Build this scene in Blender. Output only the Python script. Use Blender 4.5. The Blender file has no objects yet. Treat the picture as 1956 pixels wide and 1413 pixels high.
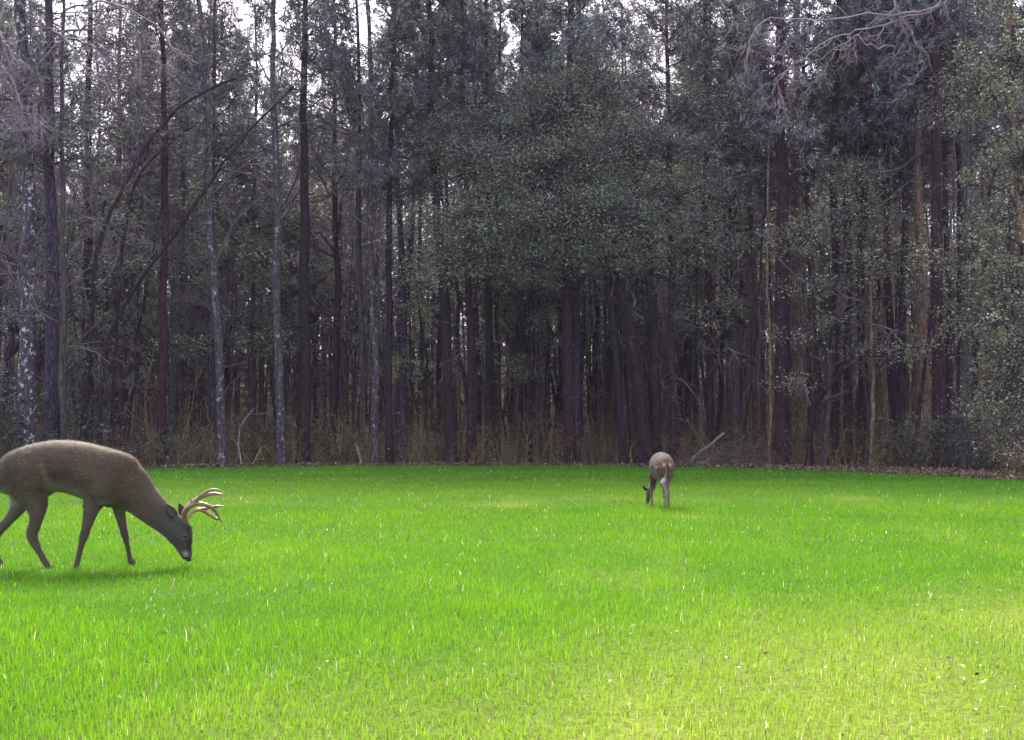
import bpy, math
import numpy as np
from mathutils import Vector

# ---------------------------------------------------------------- camera, sky, sun
F = 2100.0
TILT = math.atan(123.5 / F)
CAM = np.array([0.0, 0.0, 1.05])
scene = bpy.context.scene
C = scene.collection
cam_d = bpy.data.cameras.new('camera')
cam_d.lens = 36 * F / 1956
cam_d.sensor_width = 36
cam_d.clip_end = 3000
cam_d.clip_start = 0.05
cam = bpy.data.objects.new('camera', cam_d)
cam.location = CAM
cam.rotation_euler = (math.pi / 2 + TILT, 0, 0)
C.objects.link(cam)
scene.camera = cam

SUN_EL, SUN_AZ = math.radians(41), math.radians(-12)   # azimuth measured from +Y towards +X
world = bpy.data.worlds.new('World')
scene.world = world
world.use_nodes = True
wn, wl = world.node_tree.nodes, world.node_tree.links
wn.clear()
sky = wn.new('ShaderNodeTexSky'); sky.sky_type = 'NISHITA'; sky.sun_disc = False
sky.sun_elevation = SUN_EL; sky.sun_rotation = SUN_AZ
sky.air_density = 1.0; sky.dust_density = 3.0
mixw = wn.new('ShaderNodeMix'); mixw.data_type = 'RGBA'
mixw.inputs[0].default_value = 0.72
mixw.inputs[7].default_value = (6.9, 6.4, 8.3, 1)          # bright thin overcast
bg = wn.new('ShaderNodeBackground'); bg.inputs[1].default_value = 0.09
wo = wn.new('ShaderNodeOutputWorld')
wl.new(sky.outputs[0], mixw.inputs[6]); wl.new(mixw.outputs[2], bg.inputs[0]); wl.new(bg.outputs[0], wo.inputs[0])

sd = bpy.data.lights.new('sun', 'SUN')
sd.energy = 4.8; sd.angle = math.radians(28); sd.color = (1.0, 0.93, 0.76)
sun = bpy.data.objects.new('sun', sd); C.objects.link(sun)
to_sun = Vector((math.sin(SUN_AZ) * math.cos(SUN_EL), math.cos(SUN_AZ) * math.cos(SUN_EL), math.sin(SUN_EL)))
sun.rotation_euler = to_sun.to_track_quat('Z', 'Y').to_euler()
vs = scene.view_settings
vs.view_transform = 'Standard'; vs.look = 'None'; vs.gamma = 1; vs.use_curve_mapping = False
vs.exposure = 1.75
scene.cycles.max_bounces = 5
scene.cycles.diffuse_bounces = 3
scene.cycles.glossy_bounces = 2
scene.cycles.transmission_bounces = 3

# ---------------------------------------------------------------- geometry helpers
def ray(px, py):
    st, ct = math.sin(TILT), math.cos(TILT)
    r, u = (px - 978) / F, (706.5 - py) / F
    return np.array([r, ct - u * st, st + u * ct])

def at(px, py, depth):
    """the place seen at photograph pixel (px, py), depth metres out over the field"""
    d = ray(px, py)
    return CAM + d * (depth / d[1])

def edge(u):
    """distance of the forest edge for a bearing u = x / y"""
    return np.interp(u, [-1.2, -.7, -.466, -.33, -.24, -.13, .06, .15, .25, .344, .466, .6, .8, 1.2],
                        [22, 29, 33.5, 35.5, 37.5, 38.5, 38.5, 38, 36.5, 34.5, 32, 28, 22, 15])

def strip(u):
    """width of the bare litter strip between the grass and the first trees"""
    return np.interp(u, [-1.2, .08, .18, .25, .344, .466, .8], [0, 0, .8, 2.5, 4.2, 6.4, 6])

def nrm(a):
    return a / np.maximum(np.linalg.norm(a, axis=-1, keepdims=True), 1e-9)

class Acc:
    """collects vertices, faces of any size and per-vertex colours; build() links ONE mesh object"""
    def __init__(s):
        s.v, s.c, s.loops, s.sizes, s.n = [], [], [], [], 0
    def add(s, V, Fc, col=None):
        V = np.asarray(V, float).reshape(-1, 3); Fc = np.asarray(Fc, int)
        s.v.append(V); s.loops.append((Fc + s.n).ravel()); s.sizes.append(np.full(len(Fc), Fc.shape[1]))
        cc = np.ones((len(V), 3)) * .5 if col is None else np.broadcast_to(np.asarray(col, float), (len(V), 3))
        s.c.append(cc); s.n += len(V)
    def mesh(s, name, mat, smooth=False):
        me = bpy.data.meshes.new(name)
        V = np.concatenate(s.v); L = np.concatenate(s.loops); S = np.concatenate(s.sizes); col = np.concatenate(s.c)
        me.vertices.add(len(V)); me.vertices.foreach_set('co', V.ravel().astype(np.float32))
        me.loops.add(len(L)); me.loops.foreach_set('vertex_index', L.astype(np.int32))
        me.polygons.add(len(S))
        st = np.concatenate([[0], np.cumsum(S)[:-1]])
        me.polygons.foreach_set('loop_start', st.astype(np.int32))
        me.update(calc_edges=True)
        a = me.color_attributes.new('Col', 'FLOAT_COLOR', 'POINT')
        a.data.foreach_set('color', np.hstack([col, np.ones((len(col), 1))]).ravel().astype(np.float32))
        me.materials.append(mat)
        if smooth:
            me.polygons.foreach_set('use_smooth', np.ones(len(S), bool))
        me.validate()
        return me

def link(name, me, parent=None, loc=None):
    o = bpy.data.objects.new(name, me); C.objects.link(o)
    if parent is not None: o.parent = parent
    if loc is not None: o.location = loc
    if parent is not None and name in FINE: o['kind'] = 'stuff'
    return o

FINE = ('limbs', 'branches', 'dead_branches', 'twigs', 'stems')    # wood too fine to pick apart stays joined
def tag(o, label=None, cat=None, group=None, kind=None):
    if label: o['label'] = label
    if cat: o['category'] = cat
    if group: o['group'] = group
    if kind: o['kind'] = kind
    return o

def empty(name, loc=(0, 0, 0), rz=0.0):
    o = bpy.data.objects.new(name, None); C.objects.link(o)
    o.location = loc; o.rotation_euler = (0, 0, rz); o.empty_display_size = .2
    return o

def add_tube(acc, P, R, sides=8, col=None, cap=True, squash=None, side=None):
    """one tube along the points P with radii R; squash = second radius, along `side`"""
    P = np.asarray(P, float); R = np.asarray(R, float); n = len(P)
    T = nrm(np.gradient(P, axis=0))
    ref = np.array([0., 1, 0]) if side is None else np.asarray(side, float)
    B = nrm(ref - (T @ ref)[:, None] * T) if side is not None else None
    if B is None:
        ref = np.array([.31, .95, .05])
        B = nrm(np.cross(T, ref))
    A = np.cross(B, T)
    a = np.linspace(0, 2 * np.pi, sides, endpoint=False)
    S = R if squash is None else np.asarray(squash, float)
    V = P[:, None] + A[:, None] * (R[:, None] * np.cos(a))[..., None] + B[:, None] * (S[:, None] * np.sin(a))[..., None]
    V = V.reshape(-1, 3)
    i, j = np.meshgrid(np.arange(n - 1), np.arange(sides), indexing='ij'); i = i.ravel(); j = j.ravel(); k = (j + 1) % sides
    Fc = np.stack([i * sides + j, i * sides + k, (i + 1) * sides + k, (i + 1) * sides + j], 1)
    if col is not None and np.ndim(col) == 2:
        col = np.repeat(col, sides, axis=0)
    acc.add(V, Fc, col)
    if cap:
        c0 = col[0] if col is not None and np.ndim(col) == 2 else col
        c1 = col[-1] if col is not None and np.ndim(col) == 2 else col
        acc.add(V[:sides], [list(range(sides))[::-1]], c0)
        acc.add(V[-sides:], [list(range(sides))], c1)

def add_segs(acc, P0, P1, R0, R1, col=None, sides=3):
    """many short tapered sticks at once"""
    P0, P1 = np.asarray(P0, float), np.asarray(P1, float)
    T = nrm(P1 - P0); ref = np.tile([.2, .1, .97], (len(T), 1))
    m = np.abs(T[:, 2]) > .9; ref[m] = [.97, .1, .2]
    A = nrm(np.cross(T, ref)); B = np.cross(T, A)
    a = np.linspace(0, 2 * np.pi, sides, endpoint=False)
    ring = A[:, None] * np.cos(a)[None, :, None] + B[:, None] * np.sin(a)[None, :, None]
    V = np.concatenate([P0[:, None] + ring * np.asarray(R0)[:, None, None], P1[:, None] + ring * np.asarray(R1)[:, None, None]], 1)
    b = np.arange(len(T))[:, None] * 2 * sides
    F_ = [np.stack([b[:, 0] + j, b[:, 0] + (j + 1) % sides, b[:, 0] + sides + (j + 1) % sides, b[:, 0] + sides + j], 1) for j in range(sides)]
    if col is not None and np.ndim(col) == 2: col = np.repeat(col, 2 * sides, axis=0)
    acc.add(V.reshape(-1, 3), np.concatenate(F_), col)

def add_leaves(acc, P, D, L, W, col, rng, roll=1.0):
    """diamond-shaped leaves at P pointing along D"""
    n = len(P); D = nrm(D)
    up = np.tile([0., 0, 1], (n, 1)) + rng.normal(0, roll, (n, 3))
    B = nrm(np.cross(D, up)); N = np.cross(B, D)
    L = np.broadcast_to(L, n)[:, None]; W = np.broadcast_to(W, n)[:, None]
    V = np.stack([P, P + D * L * .45 + B * W * .5 - N * W * .12, P + D * L, P + D * L * .45 - B * W * .5 - N * W * .12], 1)
    b = np.arange(n)[:, None] * 4
    acc.add(V.reshape(-1, 3), b + np.arange(4), np.repeat(col, 4, axis=0))

def colvar(rng, n, base, s=.25, hue=.10):
    base = np.asarray(base, float)
    k = np.exp(rng.normal(0, s, (n, 1))) * np.exp(rng.normal(0, hue, (n, 3)))
    return base * k

# ---------------------------------------------------------------- materials
def mat_new(name):
    m = bpy.data.materials.new(name); m.use_nodes = True
    nt = m.node_tree; b = nt.nodes['Principled BSDF']
    return m, nt, nt.nodes, nt.links, b

def noise(N, scale, detail=4, rough=.6, coords=None, L=None):
    n = N.new('ShaderNodeTexNoise'); n.inputs['Scale'].default_value = scale
    n.inputs['Detail'].default_value = detail; n.inputs['Roughness'].default_value = rough
    if coords is not None: L.new(coords, n.inputs['Vector'])
    return n

def leaf_mat(name, rough=.5, spec=.5, transl=.25, tint=1.0):
    m, nt, N, L, b = mat_new(name)
    at_ = N.new('ShaderNodeAttribute'); at_.attribute_name = 'Col'
    oi = N.new('ShaderNodeObjectInfo')
    mr = N.new('ShaderNodeMapRange'); mr.inputs[3].default_value = .75 * tint; mr.inputs[4].default_value = 1.3 * tint
    L.new(oi.outputs['Random'], mr.inputs[0])
    mx = N.new('ShaderNodeVectorMath'); mx.operation = 'SCALE'
    L.new(at_.outputs['Color'], mx.inputs[0]); L.new(mr.outputs[0], mx.inputs['Scale'])
    L.new(mx.outputs[0], b.inputs['Base Color'])
    b.inputs['Roughness'].default_value = rough; b.inputs['Specular IOR Level'].default_value = spec
    if transl > 0:
        t = N.new('ShaderNodeBsdfTranslucent'); L.new(mx.outputs[0], t.inputs[0])
        ms = N.new('ShaderNodeMixShader'); ms.inputs[0].default_value = transl
        L.new(b.outputs[0], ms.inputs[1]); L.new(t.outputs[0], ms.inputs[2])
        L.new(ms.outputs[0], N['Material Output'].inputs[0])
    return m

def bark_mat(name, dark, light, lichen=0.0, lichen_col=(.30, .31, .32), plate=9.0):
    m, nt, N, L, b = mat_new(name)
    tc = N.new('ShaderNodeTexCoord'); mp = N.new('ShaderNodeMapping'); mp.inputs['Scale'].default_value = (1, 1, .22)
    oi = N.new('ShaderNodeObjectInfo'); ad = N.new('ShaderNodeVectorMath'); ad.operation = 'ADD'
    L.new(tc.outputs['Object'], ad.inputs[0]); L.new(oi.outputs['Location'], ad.inputs[1]); L.new(ad.outputs[0], mp.inputs[0])
    n1 = noise(N, plate * 2.2, 6, .7, mp.outputs[0], L)
    cr = N.new('ShaderNodeValToRGB'); cr.color_ramp.elements[0].position = .38; cr.color_ramp.elements[1].position = .66
    cr.color_ramp.elements[0].color = (*dark, 1); cr.color_ramp.elements[1].color = (*light, 1)
    L.new(n1.outputs['Fac'], cr.inputs[0])
    vo = N.new('ShaderNodeTexVoronoi'); vo.inputs['Scale'].default_value = plate; vo.feature = 'DISTANCE_TO_EDGE'
    L.new(mp.outputs[0], vo.inputs['Vector'])
    vr = N.new('ShaderNodeMapRange'); vr.inputs[1].default_value = .0; vr.inputs[2].default_value = .12; vr.inputs[3].default_value = .45
    L.new(vo.outputs['Distance'], vr.inputs[0])
    mu = N.new('ShaderNodeVectorMath'); mu.operation = 'SCALE'; L.new(cr.outputs[0], mu.inputs[0]); L.new(vr.outputs[0], mu.inputs['Scale'])
    out = mu.outputs[0]
    if lichen > 0:
        n2 = noise(N, 5.5, 5, .75, ad.outputs[0], L)
        lr = N.new('ShaderNodeMapRange'); lr.inputs[1].default_value = .665 - lichen * .10; lr.inputs[2].default_value = .70 - lichen * .10
        L.new(n2.outputs['Fac'], lr.inputs[0])
        mm = N.new('ShaderNodeMix'); mm.data_type = 'RGBA'; L.new(lr.outputs[0], mm.inputs[0]); L.new(out, mm.inputs[6])
        mm.inputs[7].default_value = (*lichen_col, 1); out = mm.outputs[2]
    L.new(out, b.inputs['Base Color'])
    bp = N.new('ShaderNodeBump'); bp.inputs['Strength'].default_value = .8; bp.inputs['Distance'].default_value = .03
    L.new(n1.outputs['Fac'], bp.inputs['Height']); L.new(bp.outputs[0], b.inputs['Normal'])
    b.inputs['Roughness'].default_value = .9; b.inputs['Specular IOR Level'].default_value = .2
    return m

M = {}
M['leaf'] = leaf_mat('evergreen_leaf', .55, .35, .12, 1.2)
M['needle'] = leaf_mat('pine_needle', .6, .3, .15, 1.12)
M['grass'] = leaf_mat('grass_blade', .6, .1, .38)
M['litter'] = leaf_mat('dead_leaf', .9, .08, 0)
M['twig'] = leaf_mat('twig_bark', .8, .3, 0)
M['dark'] = bark_mat('dark_bark', (.014, .011, .011), (.050, .040, .038))
M['violet'] = bark_mat('grey_violet_bark', (.035, .03, .042), (.12, .10, .14))
M['red'] = bark_mat('reddish_bark', (.022, .012, .014), (.074, .040, .040))
M['brown'] = bark_mat('brown_bark', (.10, .075, .045), (.38, .29, .18))
M['grey'] = bark_mat('grey_bark', (.04, .036, .036), (.13, .12, .115))
M['lichen'] = bark_mat('lichen_bark', (.04, .036, .04), (.13, .12, .13), .9)
M['lichen_white'] = bark_mat('white_blotched_bark', (.035, .032, .036), (.12, .11, .12), 1.05, (.46, .48, .52))
M['lichen_few'] = bark_mat('few_lichen_bark', (.03, .026, .028), (.10, .09, .09), .45)

# ---------------------------------------------------------------- ground
def ground_mats():
    m, nt, N, L, b = mat_new('forest_litter')
    tc = N.new('ShaderNodeTexCoord')
    n1 = noise(N, 14, 8, .75, tc.outputs['Object'], L); n2 = noise(N, .6, 4, .6, tc.outputs['Object'], L)
    cr = N.new('ShaderNodeValToRGB'); e = cr.color_ramp.elements
    e[0].position = .3; e[0].color = (.025, .017, .012, 1); e[1].position = .75; e[1].color = (.17, .11, .075, 1)
    L.new(n1.outputs['Fac'], cr.inputs[0])
    mm = N.new('ShaderNodeMix'); mm.data_type = 'RGBA'; L.new(n2.outputs['Fac'], mm.inputs[0]); L.new(cr.outputs[0], mm.inputs[6]); mm.inputs[7].default_value = (.06, .045, .03, 1)
    L.new(mm.outputs[2], b.inputs['Base Color']); b.inputs['Roughness'].default_value = .95
    bp = N.new('ShaderNodeBump'); bp.inputs['Distance'].default_value = .05; L.new(n1.outputs['Fac'], bp.inputs['Height']); L.new(bp.outputs[0], b.inputs['Normal'])
    M['floor'] = m
    m, nt, N, L, b = mat_new('field_soil')
    tc = N.new('ShaderNodeTexCoord')
    at_ = N.new('ShaderNodeAttribute'); at_.attribute_name = 'Col'
    n1 = noise(N, 30, 8, .8, tc.outputs['Object'], L)
    cr = N.new('ShaderNodeValToRGB'); e = cr.color_ramp.elements
    e[0].position = .32; e[0].color = (.35, .35, .35, 1); e[1].position = .7; e[1].color = (1.35, 1.35, 1.35, 1)
    L.new(n1.outputs['Fac'], cr.inputs[0])
    mu = N.new('ShaderNodeVectorMath'); mu.operation = 'MULTIPLY'; L.new(at_.outputs['Color'], mu.inputs[0]); L.new(cr.outputs[0], mu.inputs[1])
    L.new(mu.outputs[0], b.inputs['Base Color']); b.inputs['Roughness'].default_value = .95; b.inputs['Specular IOR Level'].default_value = .1
    bp = N.new('ShaderNodeBump'); bp.inputs['Distance'].default_value = .03; L.new(n1.outputs['Fac'], bp.inputs['Height']); L.new(bp.outputs[0], b.inputs['Normal'])
    M['field'] = m
ground_mats()

def smooth_noise(x, y, sc, seed):
    """cheap value noise, 0..1"""
    r = np.random.default_rng(seed); G = r.random((64, 64))
    X, Y = x / sc + 100, y / sc + 100
    i, j = np.floor(X).astype(int), np.floor(Y).astype(int); fx, fy = X - i, Y - j
    fx = fx * fx * (3 - 2 * fx); fy = fy * fy * (3 - 2 * fy); g = lambda a, b: G[a % 64, b % 64]
    return (g(i, j) * (1 - fx) + g(i + 1, j) * fx) * (1 - fy) + (g(i, j + 1) * (1 - fx) + g(i + 1, j + 1) * fx) * fy

def gz(x, y):
    """ground height: the field is level, the woods rise gently behind it"""
    x = np.asarray(x, float); y = np.asarray(y, float)
    d = np.hypot(x, y)
    t = np.clip((d - 48) / 70, 0, 1)
    return 9.0 * t * t * (3 - 2 * t)

def build_ground():
    rs = np.concatenate([np.linspace(0, 130, 53), [160, 220, 400, 900, 1800]])
    an = np.linspace(0, 2 * np.pi, 97)[:-1]
    V = [(0, 0, 0)]
    for r in rs[1:]:
        x, y = r * np.sin(an), r * np.cos(an)
        V += list(zip(x, y, gz(x, y)))
    k = len(an); a = Acc()
    Fq = []
    for i in range(len(rs) - 2):
        for j in range(k):
            Fq.append((1 + i * k + j, 1 + (i + 1) * k + j, 1 + (i + 1) * k + (j + 1) % k, 1 + i * k + (j + 1) % k))
    a.add(V, Fq)
    a.loops.append(np.array([(0, 1 + j, 1 + (j + 1) % k) for j in range(k)]).ravel()); a.sizes.append(np.full(k, 3))
    o = link('forest_floor', a.mesh('forest_floor', M['floor'], True)); tag(o, kind='structure')
    return o
build_ground()

def edge_wob(u):
    return edge(u) - strip(u) * .75 - 1.3 + .5 * np.sin(u * 31) + .45 * np.sin(u * 83 + 1) + .4 * np.sin(u * 190 + 2) + .3 * np.sin(u * 410)

def yellow(x, y):
    """where the sward is thin and yellow: the trodden strip nearest the camera, more so to one side, and patches"""
    d = y
    near = np.clip((6.4 + 5.0 * x / np.maximum(d, 1) - d) / 3.8, 0, 1)
    p = smooth_noise(x, y * .55, 1.1, 5) * .6 + smooth_noise(x, y * .5, .45, 6) * .4
    mid = np.clip(1 - np.abs(d - 17) / 5, 0, 1) * .22
    return np.clip(near * (.25 + 1.0 * p) + mid * np.clip(p * 2 - .8, 0, 1) + np.clip(p - .72, 0, 1) * 1.2, 0, 1)

def build_field():
    us = np.linspace(-1.15, 1.15, 231); ts = np.concatenate([np.linspace(0, .3, 40), np.linspace(.31, 1, 70)])
    U, T = np.meshgrid(us, ts)
    Y = 1.0 + T * (edge_wob(U) - 1.0); X = U * Y
    Z = np.full_like(X, .012)
    Z[-1] = -.01
    yl = yellow(X.ravel(), Y.ravel())[:, None]
    col = (1 - yl) * np.array([.075, .165, .012]) + yl * np.array([.31, .37, .07])
    edge_shade = np.clip(1 - (edge_wob(U) - Y) / 13, 0, 1).reshape(-1, 1); col = col * (1 - edge_shade * np.array([.45, .15, .45]))  # shade along the woods, painted into the field colour as well
    a = Acc(); w = len(us); n = len(ts)
    i, j = np.meshgrid(np.arange(n - 1), np.arange(w - 1), indexing='ij'); i = i.ravel(); j = j.ravel()
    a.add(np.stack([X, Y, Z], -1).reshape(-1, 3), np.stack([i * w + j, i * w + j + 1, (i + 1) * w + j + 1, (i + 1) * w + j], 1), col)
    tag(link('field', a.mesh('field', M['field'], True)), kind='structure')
build_field()

def build_grass():
    rng = np.random.default_rng(11)
    a = Acc()
    # (near, far, number per m2, height, width)
    for d0, d1, dens, h, w in ((2.2, 4.6, 5600, .046, .0032), (4.6, 7, 4200, .049, .0037), (7, 10.5, 2300, .047, .0048), (10.5, 16, 800, .052, .0085), (16, 24, 290, .058, .014), (24, 41, 120, .05, .026)):
        um = .60
        area = um * (d1 ** 2 - d0 ** 2); n = int(area * dens)
        y = np.sqrt(rng.random(n) * (d1 ** 2 - d0 ** 2) + d0 ** 2); u = rng.uniform(-um, um, n)
        ok = y < edge_wob(u) - .05 + rng.normal(0, .65, n)
        y, u = y[ok], u[ok]; x = u * y
        yl = yellow(x, y)
        ok = rng.random(len(x)) > yl * .3
        x, y, yl = x[ok], y[ok], yl[ok]; n = len(x)
        pn = smooth_noise(x, y, .35, 21) * .5 + smooth_noise(x, y, 1.7, 22) * .5
        H = h * (.55 + .7 * pn) * np.exp(rng.normal(0, .28, n)) * (1 - .25 * yl)
        W = w * rng.uniform(.7, 1.3, n)
        az = rng.uniform(0, 2 * np.pi, n); lean = np.abs(rng.normal(0, .34, n)) + .05
        dx, dy = np.cos(az) * lean, np.sin(az) * lean
        ta = az + np.pi / 2 + rng.normal(0, .6, n)
        tx, ty = np.cos(ta), np.sin(ta)
        g1 = np.array([.125, .30, .010]); g2 = np.array([.19, .36, .016]); g3 = np.array([.075, .235, .009])
        k = np.clip(pn + rng.normal(0, .18, n), 0, 1)[:, None]
        col = np.where(k > .5, g1 + (g2 - g1) * (k - .5) * 1.2, g3 + (g1 - g3) * k * 2)
        col = col * (1 - yl[:, None] * .75) + np.array([.36, .45, .05]) * yl[:, None] * .75
        edge_shade = np.clip(1 - (edge_wob(x / y) - y) / 13, 0, 1)[:, None]          # tree shade near the woods, painted into the blade colour
        col = col * (1 - edge_shade * np.array([.45, .15, .45]))
        straw = rng.random(n) < (.012 + .05 * yl ** 1.5)
        col[straw] = colvar(rng, straw.sum(), (.50, .47, .27), .25, .05)
        brn = rng.random(n) < (.012 + .05 * yl)
        col[brn] = colvar(rng, brn.sum(), (.13, .10, .05), .3, .08)
        col = np.clip(col * np.exp(rng.normal(0, .11, (n, 1))), 0, .85)
        P = np.stack([x, y, np.full(n, .008)], 1)
        Tn = np.stack([tx, ty, np.zeros(n)], 1) * (W / 2)[:, None]
        mid = P + np.stack([dx * H * .4, dy * H * .4, H * .58], 1)
        tip = P + np.stack([dx * H * 1.25, dy * H * 1.25, H * (1 - lean * .3)], 1)
        b = np.arange(n)[:, None]
        if d1 <= 16:
            V = np.stack([P - Tn, P + Tn, mid + Tn * .8, mid - Tn * .8, tip], 1).reshape(-1, 3)
            cc = np.repeat(col, 5, axis=0)
            a.add(V, b * 5 + np.array([0, 1, 2, 3]), cc)
            # tips share the vertices just added
            a.loops.append((b * 5 + np.array([3, 2, 4]) + a.n - len(V)).ravel()); a.sizes.append(np.full(n, 3))
        else:
            V = np.stack([P - Tn, P + Tn, tip], 1).reshape(-1, 3)
            a.add(V, b * 3 + np.array([0, 1, 2]), np.repeat(col, 3, axis=0))
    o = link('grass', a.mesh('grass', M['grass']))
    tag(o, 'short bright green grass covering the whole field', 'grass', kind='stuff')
build_grass()

# ---------------------------------------------------------------- trees
def walk(rng, p, d, length, r0, r1, nseg, wob, trop=0.0):
    """a wandering branch: list of points and radii"""
    P = [np.array(p, float)]; d = nrm(np.array(d, float)); st = length / nseg
    for _ in range(nseg):
        d = nrm(d + rng.normal(0, wob, 3) + np.array([0, 0, trop]))
        P.append(P[-1] + d * st)
    return np.array(P), np.linspace(r0, r1, nseg + 1)

def branch_out(rng, segs, p, d, length, r, level, wob=.18, trop=.03, kids=4, tips=None, ang=.8):
    nseg = 6 if level > 1 else 4
    P, R = walk(rng, p, d, length, r, r * .35, nseg, wob, trop)
    for i in range(nseg): segs.append((P[i], P[i + 1], R[i], R[i + 1]))
    if tips is not None and level <= 1: tips.append((P[-1], nrm(P[-1] - P[-2])))
    if level > 0:
        for _ in range(kids):
            t = rng.uniform(.25, 1.0); i = min(int(t * nseg), nseg - 1)
            q = P[i] + (P[i + 1] - P[i]) * (t * nseg - i)
            dd = nrm(P[i + 1] - P[i]); rnd = rng.normal(0, 1, 3); rnd = nrm(rnd - dd * (rnd @ dd))
            branch_out(rng, segs, q, nrm(dd * math.cos(ang) + rnd * math.sin(ang)), length * rng.uniform(.35, .6), R[i] * .6, level - 1, wob, trop, kids, tips, ang)

def segs_mesh(name, segs, mat, col, rng, minr=.004):
    a = Acc(); P0 = np.array([s[0] for s in segs]); P1 = np.array([s[1] for s in segs])
    R0 = np.maximum([s[2] for s in segs], minr); R1 = np.maximum([s[3] for s in segs], minr)
    add_segs(a, P0, P1, R0, R1, colvar(rng, len(segs), col, .15, .03))
    return a.mesh(name, mat)

NEEDLE = [(.125, .138, .135), (.105, .125, .118), (.145, .148, .148)]
def pine_crown(seed, H, h0, spread=2.0, dens=1.0):
    """limbs in loose whorls; every limb carries tufts of long needles. Origin at the tree's base."""
    rng = np.random.default_rng(seed); segs = []; tp, td = [], []
    z = h0
    while z < H - .3:
        t = (z - h0) / (H - h0)
        Ln = spread * (1 - t) ** .7 * rng.uniform(.6, 1.2) + .35
        for k in range(rng.integers(2, 5)):
            az = rng.uniform(0, 2 * np.pi); el = rng.uniform(-.15, .35) + t * .6
            d = np.array([math.cos(az) * math.cos(el), math.sin(az) * math.cos(el), math.sin(el)])
            L_ = Ln * rng.uniform(.6, 1.1)
            P, R = walk(rng, (0, 0, z), d, L_, .035, .012, 5, .14, .03)
            for i in range(5): segs.append((P[i], P[i + 1], R[i], R[i + 1]))
            nt_ = int(7 * dens * (L_ / 1.5) + 3)
            for _ in range(nt_):
                s = rng.uniform(.35, 1.0) * 5; i = min(int(s), 4)
                q = P[i] + (P[i + 1] - P[i]) * (s - i)
                dd = nrm(P[i + 1] - P[i] + rng.normal(0, .55, 3)); ll = rng.uniform(.15, .5)
                segs.append((q, q + dd * ll, .012, .006))
                tp.append(q + dd * ll); td.append(dd)
        z += rng.uniform(.3, .6)
    tp, td = np.array(tp), np.array(td)
    a = Acc(); per = 17
    P = np.repeat(tp, per, axis=0) + rng.normal(0, .07, (len(tp) * per, 3)); D = np.repeat(td, per, axis=0) + rng.normal(0, .75, (len(tp) * per, 3))
    cl = np.repeat(colvar(rng, len(tp), NEEDLE[seed % 3], .28, .08), per, axis=0) * np.exp(rng.normal(-.05, .35, (len(P), 1)))
    add_leaves(a, P, D, rng.uniform(.15, .30, len(P)), rng.uniform(.030, .055, len(P)), cl, rng)
    return a.mesh('pine_crown', M['needle']), segs_mesh('pine_limb', segs, M['twig'], (.07, .055, .055), rng)

LEAFC = [(.165, .19, .11), (.14, .18, .085), (.18, .19, .14)]
def spray_leaves(a, rng, C0, R, n, col, size=(.055, .10)):
    """flattish sprays of leaves round the points C0"""
    k = len(C0)
    th = rng.uniform(0, 2 * np.pi, (k, n)); rr = np.sqrt(rng.random((k, n))) * R[:, None]
    X = np.stack([np.cos(th) * rr, np.sin(th) * rr, rng.normal(0, .09, (k, n)) * (1 + R[:, None]) - rr ** 2 * .18], -1)
    tilt = rng.normal(0, .22, (k, 1, 2))
    X[..., 2] += X[..., 0] * tilt[..., 0] + X[..., 1] * tilt[..., 1]
    P = (C0[:, None] + X).reshape(-1, 3)
    D = np.stack([np.cos(th), np.sin(th), np.zeros_like(th)], -1).reshape(-1, 3) + rng.normal(0, .6, (k * n, 3)) + [0, 0, -.15]
    cc = np.repeat(colvar(rng, k, col, .22, .07), n, axis=0) * np.exp(rng.normal(-.05, .38, (k * n, 1))) * np.exp(rng.normal(0, .12, (k * n, 3)))
    L = rng.uniform(*size, k * n)
    add_leaves(a, P, D, L, L * rng.uniform(.4, .6, k * n), np.clip(cc, 0, .6), rng, .8)

def leafy_crown(seed, lobes, dens=1.0, col=None, leaf=(.06, .11), nspray=46, attach=None):
    """lobes: (centre, radii). Sprays fill the lobes; a branch from the attach line reaches each lobe, twigs reach the sprays."""
    rng = np.random.default_rng(seed); a = Acc(); segs = []
    col = LEAFC[seed % 3] if col is None else col
    for c, r in lobes:
        c = np.asarray(c, float); r = np.asarray(r, float)
        area = r[0] * r[2]; k = max(5, int(14 * area * dens))
        q = nrm(rng.normal(0, 1, (k, 3))) * (rng.random((k, 1)) ** .45)
        C0 = c + q * r
        spray_leaves(a, rng, C0, rng.uniform(.3, .85, k) * min(1, .45 + r[0] / 4), nspray, col, leaf)
        if attach is not None:
            t = attach[np.argmin(np.linalg.norm(attach - c + np.array([0, 0, 1.2]), axis=1))]
            P = np.array([t + (c - t) * s + rng.normal(0, .12, 3) * (0 < s < 1) + np.array([0, 0, .35]) * math.sin(s * 3.1) for s in np.linspace(0, 1, 7)])
            R = np.linspace(.07, .03, 7)
            for i in range(6): segs.append((P[i], P[i + 1], R[i], R[i + 1]))
            hub = P[4:]
            for p in C0:
                h = hub[rng.integers(len(hub))]; m_ = (h + p) / 2 + rng.normal(0, .12, 3) + [0, 0, .12]
                segs.append((h, m_, .02, .013)); segs.append((m_, p, .013, .006))
    br = segs_mesh('branch', segs, M['twig'], (.06, .05, .045), rng) if segs else None
    return a.mesh('leafy_crown', M['leaf']), br

def trunk_mesh(path, R, mat, sides=10, seed=0, flare=1.35):
    rng = np.random.default_rng(seed)
    a = Acc(); R = np.array(R, float).copy(); R[0] *= flare
    add_tube(a, path, R, sides, cap=True)
    V = a.v[0]; V += rng.normal(0, 1, V.shape) * np.repeat(R, sides)[:, None] * .045
    return a.mesh('trunk', mat, True)

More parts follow.
